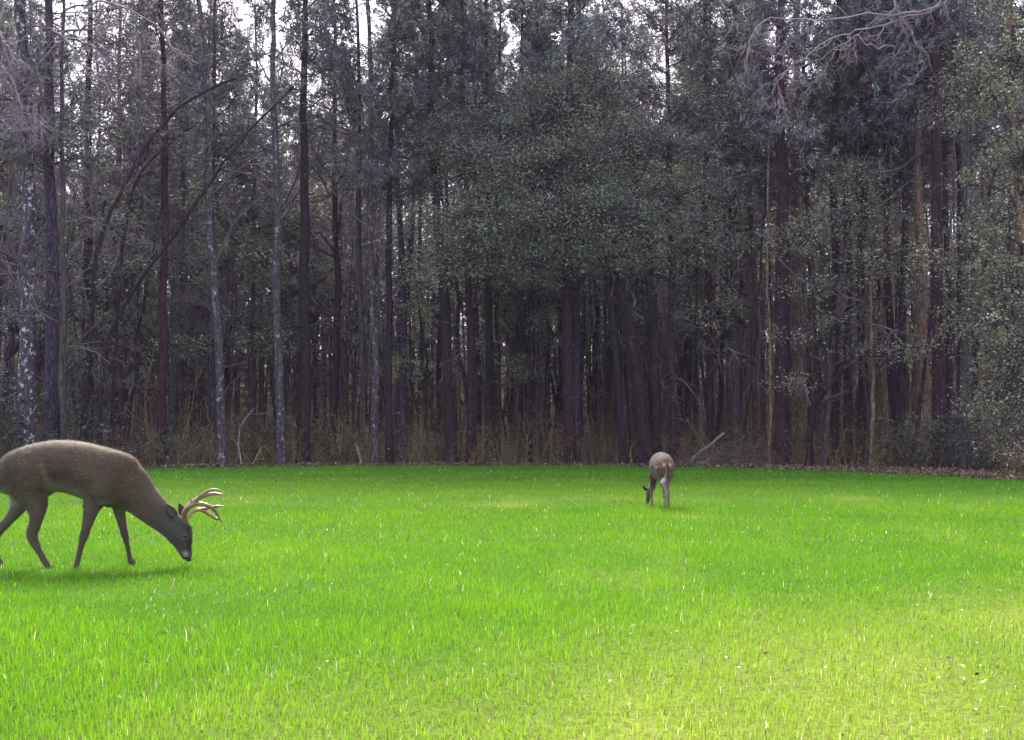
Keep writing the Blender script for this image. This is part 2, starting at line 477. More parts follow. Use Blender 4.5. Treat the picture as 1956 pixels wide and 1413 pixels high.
def trunk_path(base, top, rng, n=14, wob=.06, z0=0.0):
    t = np.linspace(0, 1, n)[:, None]
    P = base + (top - base) * t
    w = np.cumsum(rng.normal(0, wob, (n, 2)), axis=0); w -= np.linspace(0, 1, n)[:, None] * w[-1]
    P[:, :2] += w
    return P

# shared crowns
PINES = [pine_crown(100 + i, 21.0, 9.5 + i * .9, 1.9 + .25 * (i % 3), 1.0) for i in range(4)]
def bare_crown(seed, H, h0, col=(.14, .125, .13), kids=4, n=9, spread=.34):
    rng = np.random.default_rng(seed); segs = []
    for k in range(n):
        z = h0 + (H - h0) * rng.random() ** 1.1; az = rng.uniform(0, 2 * np.pi); el = rng.uniform(.25, 1.1)
        branch_out(rng, segs, (0, 0, z), (math.cos(az) * math.cos(el), math.sin(az) * math.cos(el), math.sin(el)), H * spread * rng.uniform(.5, 1), .045, 2, .16, -.02, kids)
    return segs_mesh('bare_crown', segs, M['twig'], col, rng, .006)
BARES = [bare_crown(200 + i, 13, 3.5, (.09 + .02 * i, .08 + .018 * i, .08 + .018 * i)) for i in range(4)]
def std_lobes(seed, H=9.0):
    rng = np.random.default_rng(seed); L = []
    for k in range(9):
        z = H * rng.uniform(.42, 1.0); w = 2.3 * (1.15 - abs(z / H - .62))
        az = rng.uniform(0, 2 * np.pi); rr = rng.uniform(.3, 1) * w * .8
        L.append(((math.cos(az) * rr, math.sin(az) * rr, z), (rng.uniform(.7, 1.3), rng.uniform(.7, 1.3), rng.uniform(.35, .7))))
    return L
axis9 = np.array([[0, 0, z] for z in np.linspace(2, 8, 8)])
LEAFIES = [leafy_crown(300 + i, std_lobes(300 + i), 1.7, None, (.07, .13), 44, axis9) for i in range(4)]

def local(P, base): return np.asarray(P) - base

def pine(pxb, pxt, w, off, bark, crown, label, H=21.0, name='pine_tree', group='trees along the edge of the woods', wob=.05, y_w=600, seed=None):
    """a tall pine: bearing from the photograph, off metres behind the forest edge"""
    seed = int(pxb) if seed is None else seed
    rng = np.random.default_rng(seed)
    u = (pxb - 978) / F; d = float(edge(u)) + off
    base = np.array([u * d, d, 0.0]); base[2] = float(gz(base[0], base[1])) - .05
    t0 = at(pxt, 0, d); k = (H - base[2]) / (t0[2] - base[2])
    top = base + (t0 - base) * k + np.array([0, rng.normal(0, .4), 0])
    r = w / 2 / F * d
    root = empty(name, base)
    P = local(trunk_path(base, top, rng, 16, wob), base)
    R = r * (1.12 - .85 * np.linspace(0, 1, 16) ** 1.3)
    link('trunk', trunk_mesh(P, R, M[bark], 10, seed), root)
    if crown is not None:
        lean = np.array([(top - base)[0], (top - base)[1]]) / (H - base[2])
        cm, lm = PINES[crown % 4]
        for nm, me in (('crown', cm), ('limbs', lm)):
            o = link(nm, me, root)
            o.rotation_euler = (-math.atan(lean[1]), math.atan(lean[0]), 0)
            s = (H - base[2]) / 21.0; o.scale = (s, s, s)
            o.delta_rotation_euler = (0, 0, 0)
    # a few dead snags low on the trunk
    segs = []
    for _ in range(int(rng.integers(5, 11))):
        z = rng.uniform(2.5, 11); c = np.array([np.interp(z, P[:, 2], P[:, 0]), np.interp(z, P[:, 2], P[:, 1]), z]); az = rng.uniform(0, 6.28)
        branch_out(rng, segs, c, (math.cos(az), math.sin(az), rng.uniform(-.3, .4)), rng.uniform(.4, 1.7), .02, 1, .12, -.02, 2)
    link('dead_branches', segs_mesh('dead_branches', segs, M['twig'], (.09, .078, .08), rng), root)
    tag(root, label, 'pine tree' if 'pine' in name else 'tree', group)
    return root

def hardwood(pts, w, off, bark, label, crown=None, name='bare_tree', cat='tree', kids=10, twigcol=(.12, .105, .11), group='trees along the edge of the woods', taper=.45, limbs=1.0):
    """a crooked trunk through photograph points [(px, py), ...], first at the ground"""
    rng = np.random.default_rng(int(pts[0][0]) + 7)
    u = (pts[0][0] - 978) / F; d = float(edge(u)) + off
    W_ = np.array([at(px, py, d) for px, py in pts]); W_[0, 2] = float(gz(W_[0, 0], W_[0, 1])) - .05
    base = W_[0].copy(); n = 22
    s = np.concatenate([[0], np.cumsum(np.linalg.norm(np.diff(W_, axis=0), axis=1))]); q = np.linspace(0, s[-1], n)
    P = np.stack([np.interp(q, s, W_[:, i]) for i in range(3)], 1)
    P[1:-1] = (P[:-2] + P[1:-1] * 2 + P[2:]) / 4
    P[1:, :] += rng.normal(0, .018, (n - 1, 3)); P = P - base
    r = w / 2 / F * d
    R = r * (1.05 - (1 - taper) * np.linspace(0, 1, n))
    root = empty(name, base)
    link('trunk', trunk_mesh(P, R, M[bark], 8, int(pts[0][0])), root)
    segs = []
    for _ in range(kids):
        i = rng.integers(n // 3, n - 1); dd = nrm(P[i + 1] - P[i]); rnd = rng.normal(0, 1, 3); rnd = nrm(rnd - dd * (rnd @ dd))
        branch_out(rng, segs, P[i], dd * .75 + rnd * .65, rng.uniform(1.2, 3.0) * limbs, R[i] * .45, 2, .15, .03, 4)
    if segs: link('branches', segs_mesh('branches', segs, M['twig'], twigcol, rng, .005), root)
    if crown is not None:
        lobes, dens, col, leaf = crown
        L = [(at(cx, cy, d + dd_) - base, (rx / F * d, ry_, rz / F * d)) for cx, cy, rx, rz, dd_, ry_ in lobes]
        cm, bm = leafy_crown(int(pts[0][0]), L, dens, col, leaf, 46, P[n // 4:])
        link('crown', cm, root); link('limbs', bm, root)
    tag(root, label, cat, group)
    return root

# ---------------------------------------------------------------- the trees one can tell apart
# (base px, px at the top of the picture, width px, metres behind the edge, bark, crown, label)
PINE_LIST = [
 (101, 100, 25, 1.2, 'violet', 0, 'straight grey violet pine beside the white-blotched trunk behind the buck'),
 (168, 176, 18, 4.0, 'dark', None, 'dark straight pine just past the grey violet pine near the buck'),
 (214, 216, 13, 9.0, 'violet', None, 'slim greyish pine crossed by the long leaning dark stems'),
 (262, 258, 10, 12.0, 'grey', None, 'thin grey pine standing between the leaning stems and the double trunk'),
 (312, 303, 16, 1.6, 'red', 1, 'dark reddish pine, nearer stem of the close double trunk behind the buck antlers side'),
 (328, 346, 13, 6.0, 'grey', None, 'slanting grey pine, thinner stem of the close double trunk'),
 (410, 412, 13, 5.0, 'lichen_few', 2, 'grey pine rising directly behind the slim pale-flecked trunk'),
 (484, 486, 9, 9.0, 'grey', 0, 'very slim grey pine midway between the two pale-flecked trunks'),
 (588, 592, 21, 1.0, 'dark', 3, 'stout dark pine next to the white-lichened trunk'),
 (631, 633, 13, 4.5, 'red', 1, 'reddish pine immediately past the stout dark pine'),
 (692, 676, 12, 3.5, 'grey', 2, 'grey pine leaning slightly outward in the group of narrow trunks'),
 (742, 748, 13, 0.6, 'dark', 0, 'straight near-black pine at the grass edge with an even narrow stem'),
 (771, 762, 13, 5.5, 'violet', None, 'violet grey pine just behind the straight near-black pine'),
 (812, 790, 9, 8.0, 'grey', 2, 'thin pine seen against the bright gap in the canopy'),
 (863, 822, 19, 0.8, 'dark', 3, 'thick dark pine that vanishes up into the leafy oak canopy'),
 (896, 880, 14, 1.0, 'red', 1, 'dark red-brown pine next to the thick dark pine under the canopy'),
 (911, 905, 9, 4.0, 'grey', None, 'narrow grey pine tucked behind the dark red-brown pine'),
 (934, 930, 14, 3.0, 'dark', 2, 'dark pine third from the thick one below the oak canopy'),
 (955, 958, 9, 5.0, 'red', 2, 'thin reddish pine beside the dark pine below the oak canopy'),
 (1009, 1003, 10, 2.5, 'dark', 0, 'thin dark pine touching the flecked grey pine in the middle of the woods'),
 (1024, 1026, 14, 3.5, 'lichen_few', 0, 'flecked grey pine in the middle of the woods'),
 (1085, 1094, 21, 0.8, 'red', 3, 'large dark red pine in the middle, emerging from under the oak leaves'),
 (1103, 1108, 12, 3.5, 'violet', 0, 'grey pine pressed close behind the large dark red pine'),
 (1279, 1272, 13, 0.8, 'red', 1, 'straight slim red pine rising behind the doe'),
 (1352, 1358, 14, 2.2, 'red', 2, 'dark reddish pine past the doe and before the brush pile'),
 (1404, 1408, 18, 3.0, 'grey', 0, 'dark grey pine directly above the brush pile'),
 (1436, 1440, 26, 8.0, 'brown', 3, 'broad light brown pine set back behind the brush pile'),
 (1489, 1491, 27, 1.2, 'red', 1, 'biggest purple-brown pine with a straight bare stem'),
 (1521, 1530, 25, 7.0, 'brown', None, 'light brown pine set back beside the biggest purple-brown pine'),
 (1597, 1600, 17, 2.4, 'dark', 3, 'dark pine behind the crooked curving stem'),
 (1618, 1612, 13, 8.5, 'brown', None, 'pale brown pine between the two dark pines near the leafy thicket'),
 (1645, 1655, 18, 3.2, 'dark', 2, 'dark pine beside the thin pair of stems'),
 (1692, 1690, 26, 6.0, 'brown', 0, 'wide sunlit brown pine standing clear behind the hanging leafy branch'),
 (1716, 1755, 15, 3.0, 'dark', 1, 'dark pine leaning a little, first of the tight cluster of tall stems'),
 (1760, 1762, 20, 3.6, 'brown', 3, 'light brown pine inside the tight cluster of tall stems'),
 (1795, 1780, 24, 1.6, 'red', 3, 'thick dark red pine of the tight cluster of tall stems'),
 (1826, 1818, 12, 3.4, 'dark', None, 'narrow dark pine on the outer side of the tight cluster of tall stems'),
 (1872, 1880, 10, 6.0, 'brown', 2, 'thin pine next to the bright opening in the leaves'),
 (1186, 1190, 10, 11.0, 'grey', 2, 'slim grey pine visible above the oak canopy where a patch of sky shows'),
 (352, 356, 9, 14.0, 'grey', 1, 'slim grey pine far behind the slanting grey pine'),
 (1930, 1936, 14, 7.0, 'grey', 1, 'grey pine behind the outermost leafy tree'),
]
for args in PINE_LIST: pine(*args)

HARD = [
 ([(55, 850), (52, 600), (56, 400), (46, 150), (34, -120)], 30, 0.5, 'lichen_white', 'thick grey trunk blotched with white lichen, nearest the buck rump', 8, .6),
 ([(425, 890), (420, 720), (410, 560), (398, 400), (400, 200), (386, 40), (360, -80)], 17, 0.2, 'lichen', 'slim trunk with pale lichen flecks rooted at the grass edge', 9, .45),
 ([(537, 885), (533, 700), (527, 520), (530, 330), (520, 170), (524, -60)], 17, 0.5, 'lichen', 'upright trunk with bright white lichen patches halfway up', 9, .45),
 ([(715, 882), (716, 640), (706, 420), (710, 200), (702, -40)], 14, 0.7, 'lichen', 'narrow grey lichened trunk next to the straight near-black pine', 7, .5),
 ([(150, 880), (172, 660), (186, 465), (240, 345), (309, 233), (395, 172), (450, 150)], 10, 1.0, 'dark', 'dark stem leaning steeply across the woods behind the buck back', 7, .4),
 ([(190, 885), (196, 656), (250, 560), (319, 468), (363, 412), (415, 322), (500, 226), (560, 165)], 9, 0.6, 'dark', 'long thin sapling arching far over towards the bright gap', 6, .35),
 ([(210, 885), (232, 470), (262, 330), (330, 270), (372, 240)], 8, 1.6, 'dark', 'short dark forked stem crossing the two long leaning ones', 6, .4),
 ([(1238, 868), (1222, 760), (1205, 640), (1185, 560), (1150, 485), (1100, 440)], 28, 0.4, 'dark', 'old dark trunk bending away under the oak canopy, one of a joined clump', 0, .45),
 ([(1252, 868), (1250, 700), (1246, 560), (1225, 420), (1200, 280)], 26, 0.9, 'dark', 'heavy upright mossy trunk of the joined clump behind the doe', 4, .4),
 ([(1212, 865), (1198, 770), (1186, 660), (1174, 560), (1165, 500)], 7, 1.0, 'dark', 'thin slanting stem alongside the joined clump of old trunks', 3, .5),
 ([(1325, 880), (1322, 760), (1328, 620), (1335, 480), (1350, 330)], 6, 1.2, 'dark', 'pencil-thin dark stem just past the doe', 4, .5),
 ([(1544, 880), (1548, 810), (1556, 768), (1580, 742), (1608, 700), (1650, 640)], 15, 0.5, 'dark', 'crooked dark stem curving sideways low down beside the pines', 6, .5),
 ([(1470, 880), (1472, 700), (1466, 520), (1468, 300)], 6, 1.0, 'brown', 'thin straight brown stem beside the biggest purple-brown pine', 3, .5),
 ([(1664, 890), (1668, 740), (1662, 600), (1668, 480)], 8, 1.3, 'brown', 'thin brown stem forming a pair beside the dark pine', 3, .5),
 ([(1738, 780), (1800, 440), (1808, 235), (1842, 180), (1880, 130), (1920, 80)], 8, 2.0, 'dark', 'dark slanting stem that leans out through the upper leaves by the cluster', 5, .5),
 ([(1823, 895), (1825, 640), (1822, 400), (1824, 200)], 6, 0.8, 'lichen', 'thin pale whitish stem by the bright opening', 3, .5),
]
for pts, w, off, bark, label, kids, taper in HARD:
    hardwood(pts, w, off, bark, label, kids=kids, taper=taper)

# bare pale limbs that hang into the top of the picture
TW = (.26, .23, .25)
def hanging_limbs(root_px, top_px, off, w, bark, label, limbs, seed, sub=26, depth=None):
    rng = np.random.default_rng(seed)
    u = (root_px - 978) / F; d = float(edge(u)) + off if depth is None else depth
    base = np.array([u * d, d, -.05]); t = at(top_px[0], top_px[1], d); r = w / 2 / F * d
    P = trunk_path(base, t, rng, 12, .05) - base
    root = empty('bare_tree', base)
    link('trunk', trunk_mesh(P, r * np.linspace(1.1, .5, 12), M[bark], 8, seed), root)
    segs = []
    for L, wpx in limbs:
        Q = np.array([at(x, y, d - .3 - dz) for x, y, dz in L]) - base
        s = np.linspace(0, len(L) - 1, len(L) * 3); Q = np.stack([np.interp(s, np.arange(len(L)), Q[:, i]) for i in range(3)], 1)
        Q[1:-1] += rng.normal(0, .035, Q[1:-1].shape)
        R = np.linspace(wpx / 2 / F * d, wpx / 5 / F * d, len(Q))
        for i in range(len(Q) - 1): segs.append((Q[i], Q[i + 1], R[i], R[i + 1]))
        for _ in range(sub):
            i = rng.integers(2, len(Q) - 1); dd = nrm(Q[i + 1] - Q[i]); rnd = nrm(rng.normal(0, 1, 3) + [0, 0, -.5])
            branch_out(rng, segs, Q[i], dd * .6 + rnd * .7, rng.uniform(.3, 1.5), R[i] * .55, 2, .22, -.02, 3)
    link('branches', segs_mesh('branches', segs, M['twig'], TW, rng, .006), root)
    tag(root, label, 'tree', 'trees along the edge of the woods')
hanging_limbs(1842, (1835, -60), .2, 13, 'grey', 'bare tree whose pale twiggy limbs reach far out below the top of the woods', [
  ([(1835, -40, 0), (1805, 8, .5), (1740, 26, 1), (1660, 28, 1.3), (1560, 36, 1.6), (1460, 36, 1.8), (1432, 70, 1.8), (1426, 115, 1.8)], 4.5),
  ([(1835, -60, 0), (1790, 14, .5), (1720, 38, 1), (1640, 58, 1.3), (1590, 75, 1.5), (1520, 120, 1.7), (1490, 145, 1.8), (1475, 180, 1.8)], 4.5),
  ([(1712, -30, 1), (1712, 18, 1), (1740, 60, 1.1), (1755, 92, 1.2), (1776, 108, 1.2)], 5),
  ([(1710, 90, 1.2), (1660, 88, 1.3), (1635, 65, 1.3), (1600, 90, 1.4), (1545, 125, 1.5), (1480, 140, 1.6), (1500, 205, 1.6)], 3)], 71, 16)
hanging_limbs(128, (122, -60), .3, 11, 'grey', 'bare tree with pale arching limbs above the grey violet pine', [
  ([(118, 62, .3), (150, 58, .5), (180, 45, .7), (205, 32, .8), (240, 40, .9), (262, 55, 1), (268, 100, 1), (268, 165, 1)], 6),
  ([(60, 75, .3), (85, 54, .5), (110, 62, .6), (135, 88, .7), (146, 120, .8), (170, 130, .8), (205, 165, .9), (225, 205, .9)], 6),
  ([(122, 70, .3), (165, 82, .4), (205, 98, .5), (258, 112, .6), (300, 105, .7)], 5),
  ([(122, 75, .3), (95, 100, .5), (70, 125, .6), (30, 200, .7), (0, 250, .8)], 5),
  ([(122, 20, .3), (200, -5, .5), (300, 50, .8), (330, 90, .9), (370, 120, .9), (415, 105, .9)], 5)], 72, 15)
hanging_limbs(-8, (-18, -60), .3, 12, 'grey', 'bare tree at the outer edge with limbs drooping beside the lichened trunk', [
  ([(-15, 40, .3), (8, 80, .5), (22, 110, .6), (35, 125, .6)], 7),
  ([(-15, 120, .3), (20, 140, .6), (40, 200, .8), (45, 240, .8)], 5),
  ([(-10, 230, .5), (30, 215, .6), (60, 222, .7), (92, 245, .8)], 5)], 73, 16)

# leafy evergreen hardwoods (lobes: cx, cy, rx, rz in photograph pixels, depth offset, depth radius)
OLIVE, BLUE = (.20, .225, .15), (.105, .135, .125)
hardwood([(1192, 872), (1180, 700), (1160, 520), (1120, 380), (1100, 240)], 15, 0.3, 'dark', 'wide leafy oak whose low canopy hangs over the middle of the woods', kids=0, name='oak_tree', crown=([
   (1010, 330, 190, 80, -1.0, 2.0), (1200, 300, 190, 80, -.5, 2.0), (880, 420, 130, 60, -1.2, 1.6), (1080, 420, 200, 70, -1.6, 1.8),
   (1290, 380, 140, 70, -1.0, 1.6), (850, 500, 90, 40, -1.2, 1.3), (1000, 500, 130, 45, -1.0, 1.5), (1180, 490, 130, 40, -.8, 1.3), (1060, 210, 200, 80, .3, 2.0),
   (1340, 470, 90, 50, -.5, 1.2), (890, 280, 110, 70, .3, 1.6), (1180, 170, 170, 70, .6, 1.8), (1330, 240, 110, 80, .2, 1.6)], 3.3, (.215, .265, .18), (.05, .10)))
hardwood([(1990, 915), (1975, 700), (1950, 450), (1930, 150), (1925, -40)], 17, 0.0, 'brown', 'outermost leafy tree spreading dense foliage to the grass', kids=0, name='oak_tree', crown=([
   (1930, 120, 100, 90, -.5, 1.6), (1860, 180, 90, 60, -.8, 1.3), (1950, 300, 80, 70, -.6, 1.3), (1900, 420, 90, 50, -.7, 1.3), (1830, 490, 80, 28, -.9, 1.1), (1930, 530, 110, 55, -.9, 1.4),
   (1880, 610, 100, 45, -1.0, 1.3), (1940, 680, 100, 55, -.8, 1.3), (1900, 760, 90, 45, -.5, 1.2), (1950, 850, 70, 45, -.4, 1.0), (1990, 20, 140, 60, 0, 1.5), (1870, 320, 50, 30, -.5, .9)], 2.4, (.175, .20, .12), (.065, .12)))
hardwood([(1575, 885), (1582, 740), (1600, 600), (1620, 450), (1640, 300)], 11, 0.8, 'grey', 'small leafy tree with flat drooping sprays in front of the brown pines', kids=3, name='holly_tree', crown=([
   (1560, 545, 90, 20, -1.0, 1.2), (1690, 670, 120, 17, -1.4, 1.2), (1600, 610, 60, 22, -.8, .9), (1500, 640, 50, 20, -.8, .8), (1700, 490, 110, 38, -.6, 1.2), (1620, 420, 110, 45, -.4, 1.3),
   (1750, 560, 70, 18, -.8, .9), (1530, 450, 70, 40, -.3, 1.1), (1500, 730, 50, 20, -.6, .8), (1640, 340, 100, 40, 0, 1.2)], 2.3, OLIVE, (.06, .11)))
hardwood([(1562, 885), (1550, 600), (1540, 300), (1535, 50)], 12, 5.0, 'grey', 'tall leafy tree filling the upper woods behind the bare pale limbs', kids=4, name='oak_tree', crown=([
   (1560, 200, 150, 90, 0, 2), (1430, 140, 120, 90, .5, 2), (1640, 90, 150, 80, .5, 2), (1440, 300, 90, 70, 0, 1.6), (1680, 240, 100, 80, .5, 1.8), (1560, 330, 110, 50, 0, 1.6), (1330, 60, 120, 70, .5, 2)], 1.3, (.16, .19, .10), (.08, .13)))
hardwood([(118, 870), (112, 720), (105, 560), (95, 380)], 10, 1.8, 'dark', 'dark bluish leafy tree filling the space between the lichened trunk and the dark pine', kids=2, name='holly_tree', crown=([
   (150, 500, 60, 45, -.6, 1.2), (60, 420, 75, 60, 0, 1.3), (20, 560, 60, 70, -.2, 1.2), (140, 590, 60, 35, -.5, 1.0), (70, 300, 80, 60, .3, 1.5), (200, 420, 50, 40, .3, 1.0), (15, 720, 40, 60, -.2, 1.0), (150, 700, 45, 50, 0, .9), (20, 160, 60, 90, .3, 1.3)], 1.1, BLUE, (.06, .12)))
hardwood([(655, 880), (650, 700), (640, 500), (668, 260)], 8, 7.0, 'grey', 'slender yellowish green tree seen between the dark pines and the bright gap', kids=3, name='holly_tree', crown=([
   (620, 500, 45, 35, 0, 1.2), (690, 200, 60, 40, 0, 1.4), (640, 330, 50, 50, .4, 1.2), (450, 450, 50, 40, 0, 1.2), (790, 230, 45, 40, 0, 1.0), (560, 420, 50, 50, .6, 1.2)], 1.2, (.20, .25, .07), (.07, .12)))

# ---------------------------------------------------------------- trees deeper in the woods (nothing tells them apart)
rng = np.random.default_rng(5)
def trunk_proto(seed, bark, r, H=21.0, wob=.07):
    g = np.random.default_rng(seed)
    P = trunk_path(np.zeros(3), np.array([g.normal(0, .5), g.normal(0, .5), H]), g, 14, wob)
    return trunk_mesh(P, r * (1.1 - .85 * np.linspace(0, 1, 14)), M[bark], 7, seed)
T_PINE = [trunk_proto(400 + i, b, .11 + .025 * (i % 3)) for i, b in enumerate(['dark', 'red', 'grey', 'grey', 'brown', 'brown', 'lichen_few', 'red'])]
T_THIN = [trunk_proto(430 + i, b, .05, 13, .09) for i, b in enumerate(['dark', 'grey', 'brown', 'lichen_few'])]
T_LEAF = [trunk_proto(450 + i, b, .07, 9, .08) for i, b in enumerate(['dark', 'grey'])]
taken = []
GAPS = [(440, 485, 175), (722, 845, 205), (1035, 1055, 90)]        # open sky between the crowns: px from, px to, lowest py
def open_gap(px, d, H):
    return any(a < px < b for a, b, _ in GAPS) and d > 50
def put(name, parts, x, y, s, rz, label, cat, group):
    z = float(gz(x, y)) - .05
    root = empty(name, (x, y, z), rz)
    for nm, me in parts:
        o = link(nm, me, root); o.scale = (s, s, s)
    tag(root, label, cat, group)
def spot(lo, hi, um=.56, mind=.5):
    for _ in range(200):
        u = rng.uniform(-um, um); d = float(edge(u)) + lo + (hi - lo) * rng.random() ** .8
        x, y = u * d, d
        if all((x - a) ** 2 + (y - b) ** 2 > mind ** 2 for a, b in taken):
            taken.append((x, y)); return x, y, u * F + 978
    return x, y, u * F + 978
for k in range(95):
    x, y, px = spot(4, 34, .54, .7)
    g = open_gap(px, y, 20); s = rng.uniform(.86, 1.08) * (.62 if g else 1)
    i = rng.integers(4)
    parts = [('trunk', T_PINE[rng.integers(8)])]
    if not g or rng.random() < .3: parts += [('crown', PINES[i][0]), ('limbs', PINES[i][1])]
    put('pine_tree', parts, x, y, s, rng.uniform(0, 6.28), 'slender pine standing deeper in the woods among many like it', 'pine tree', 'pines deeper in the woods')
for k in range(90):
    x, y, px = spot(.5, 24, .52, .45)
    i = rng.integers(4); s = rng.uniform(.55, 1.05)
    put('bare_tree', [('trunk', T_THIN[i]), ('branches', BARES[rng.integers(4)])], x, y, s, rng.uniform(0, 6.28), 'thin leafless hardwood among the trunks inside the woods', 'tree', 'thin leafless hardwoods inside the woods')
for k in range(90):
    x, y, px = spot(3, 30, .53, .8)
    i = rng.integers(4); s = rng.uniform(.75, 1.6)
    if open_gap(px, y, 9): s *= .7
    put('understory_tree', [('trunk', T_LEAF[rng.integers(2)]), ('crown', LEAFIES[i][0]), ('limbs', LEAFIES[i][1])], x, y, s, rng.uniform(0, 6.28), 'small evergreen tree growing in the shade inside the woods', 'tree', 'small evergreen trees inside the woods')

PALE = [bare_crown(240 + i, 16, 7.0, (.19, .17, .195), 5, 13, .32) for i in range(3)]
for k in range(34):
    while True:
        x, y, px = spot(.6, 20, .5, .45)
        if px < 800 or (1350 < px < 1900 and rng.random() < .3): break
    put('twiggy_tree', [('trunk', T_THIN[rng.integers(4)]), ('branches', PALE[rng.integers(3)])], x, y, rng.uniform(.7, 1.1), rng.uniform(0, 6.28), 'thin leafless tree with a net of pale violet-grey twigs', 'tree', 'pale twiggy trees inside the woods')

# ---------------------------------------------------------------- shrubs at the foot of the woods
def shrub_mesh(seed, col):
    rg = np.random.default_rng(seed); a = Acc(); segs = []
    k = 26; C0 = np.stack([rg.normal(0, .42, k), rg.normal(0, .35, k), rg.uniform(.25, 1.25, k)], 1)
    spray_leaves(a, rg, C0, rg.uniform(.12, .32, k), 30, col, (.05, .10))
    for p in C0: branch_out(rg, segs, (rg.normal(0, .08), rg.normal(0, .08), 0), p, np.linalg.norm(p), .012, 1, .1, 0, 3)
    return a.mesh('foliage', M['leaf']), segs_mesh('stems', segs, M['twig'], (.07, .06, .05), rg, .004)
SH = [shrub_mesh(500, (.05, .085, .05)), shrub_mesh(501, (.06, .09, .045)), shrub_mesh(502, (.045, .075, .055))]
SHRUBS = [
 (640, 745, 1.1, 2.0, 'green bush spreading between the stout dark pine and the narrow trunks'),
 (318, 800, .8, .9, 'small green bush at the foot of the close double trunk'),
 (150, 760, 1.6, 1.2, 'dark green bush behind the middle of the buck back'),
 (20, 740, 2.0, .8, 'tall dark bush behind the buck rump beside the lichened trunk'),
 (490, 720, 1.3, 4.0, 'pale green bush back among the trunks between the two pale-flecked stems'),
 (1230, 850, .7, .8, 'low green bush at the foot of the joined clump by the doe'),
 (1735, 830, 1.2, .8, 'bluish green bush between the wide brown pine and the tight cluster'),
 (1800, 800, 1.3, .9, 'green bush in front of the tight cluster of tall stems'),
 (1880, 840, 1.2, .5, 'loose bush below the outermost leafy tree at the litter strip'),
 (830, 840, .8, 2.5, 'little green bush between the thin pine and the thick dark pine'),
 (1395, 800, 1.1, 3.0, 'green bush rising just behind the brush pile'),
 (1130, 840, .7, 2.4, 'low bush past the large dark red pine'),
]
for k, (px, py, s, off, label) in enumerate(SHRUBS):
    u = (px - 978) / F; d = float(edge(u)) + off
    root = empty('shrub', (u * d, d, 0), k * 1.7)
    for nm, me in zip(('foliage', 'stems'), SH[k % 3]):
        o = link(nm, me, root); o.scale = (s * 1.2, s * 1.2, s)
    tag(root, label, 'bush', 'bushes at the foot of the woods')

# ---------------------------------------------------------------- uncountable stuff: thicket, litter, far wood
def build_thicket():
    rng = np.random.default_rng(31); segs = []
    n = 5200; u = rng.uniform(-.56, .56, n); off = .15 + 16 * rng.random(n) ** 1.5; d = edge(u) + off; x = u * d
    h = np.exp(rng.normal(-.25, .6, n)) * (1 + off * .09); z = gz(x, d)
    a = Acc(); P = np.stack([x, d, z], 1); az = rng.uniform(0, 6.28, n); ln = rng.uniform(0, .35, n)
    D = np.stack([np.cos(az) * ln, np.sin(az) * ln, np.ones(n)], 1)
    col = colvar(rng, n, (.14, .118, .050), .45, .07)
    Q = P; r = rng.uniform(.004, .011, n)
    for k in range(4):
        st = (h / 4)[:, None]; D = nrm(D + rng.normal(0, .16, (n, 3)) + np.array([0, 0, -.05 * k])); Q2 = Q + D * st
        add_segs(a, Q, Q2, r * (1 - .2 * k), r * (.8 - .2 * k), col); 
        for _ in range(2):
            m = rng.random(n) < .7; dd = nrm(D[m] + rng.normal(0, .8, (m.sum(), 3))); l = (rng.uniform(.12, .5, m.sum()) * np.minimum(h[m], 1.3))[:, None]
            add_segs(a, Q2[m], Q2[m] + dd * l, r[m] * .5, r[m] * .25, col[m] * 1.15)
        Q = Q2
    tag(link('thicket', a.mesh('thicket', M['twig'])), 'brown tangle of dead stems and vines along the foot of the woods', 'undergrowth', kind='stuff')
    # dead leaves still hanging in the undergrowth, and dull green ones
    n = 70000; u = rng.uniform(-.56, .56, n); off = .1 + 24 * rng.random(n) ** 1.1; d = edge(u) + off; x = u * d
    cl = smooth_noise(x, d, .9, 41) * .5 + smooth_noise(x, d, 2.6, 42) * .5
    z = gz(x, d) + rng.random(n) ** 1.2 * (1.2 + 6.5 * np.clip(off / 16, 0, 1)) * (.35 + 1.1 * cl)
    col = colvar(rng, n, (.15, .12, .05), .45, .12); g = rng.random(n) < (.2 + .5 * (cl > .55)); col[g] = colvar(rng, g.sum(), (.12, .15, .055), .35, .1)
    a = Acc(); L = rng.uniform(.05, .12, n)
    add_leaves(a, np.stack([x, d, z], 1), rng.normal(0, 1, (n, 3)) * [1, 1, .7], L, L * .55, col, rng)
    tag(link('undergrowth_leaves', a.mesh('undergrowth_leaves', M['litter'])), 'withered brown and dull green leaves scattered through the undergrowth', 'leaves', kind='stuff')
    # litter on the ground
    n = 34000; u = rng.uniform(-.56, .56, n); off = -.9 - strip(u) + (7 + strip(u)) * rng.random(n) ** 1.5; d = edge(u) + off; x = u * d
    col = colvar(rng, n, (.13, .10, .06), .4, .08); w = rng.random(n) < .05; col[w] = colvar(rng, w.sum(), (.30, .25, .17), .2, .04)
    a = Acc(); L = rng.uniform(.05, .13, n)
    D = rng.normal(0, 1, (n, 3)) * [1, 1, .35]; D[:, 2] = np.abs(D[:, 2])
    add_leaves(a, np.stack([x, d, gz(x, d) + rng.uniform(.02, .06, n)], 1), D, L, L * .55, col, rng, .8)
    tag(link('leaf_litter', a.mesh('leaf_litter', M['litter'])), 'fallen brown leaves on the ground where the grass ends', 'fallen leaves', kind='stuff')
build_thicket()

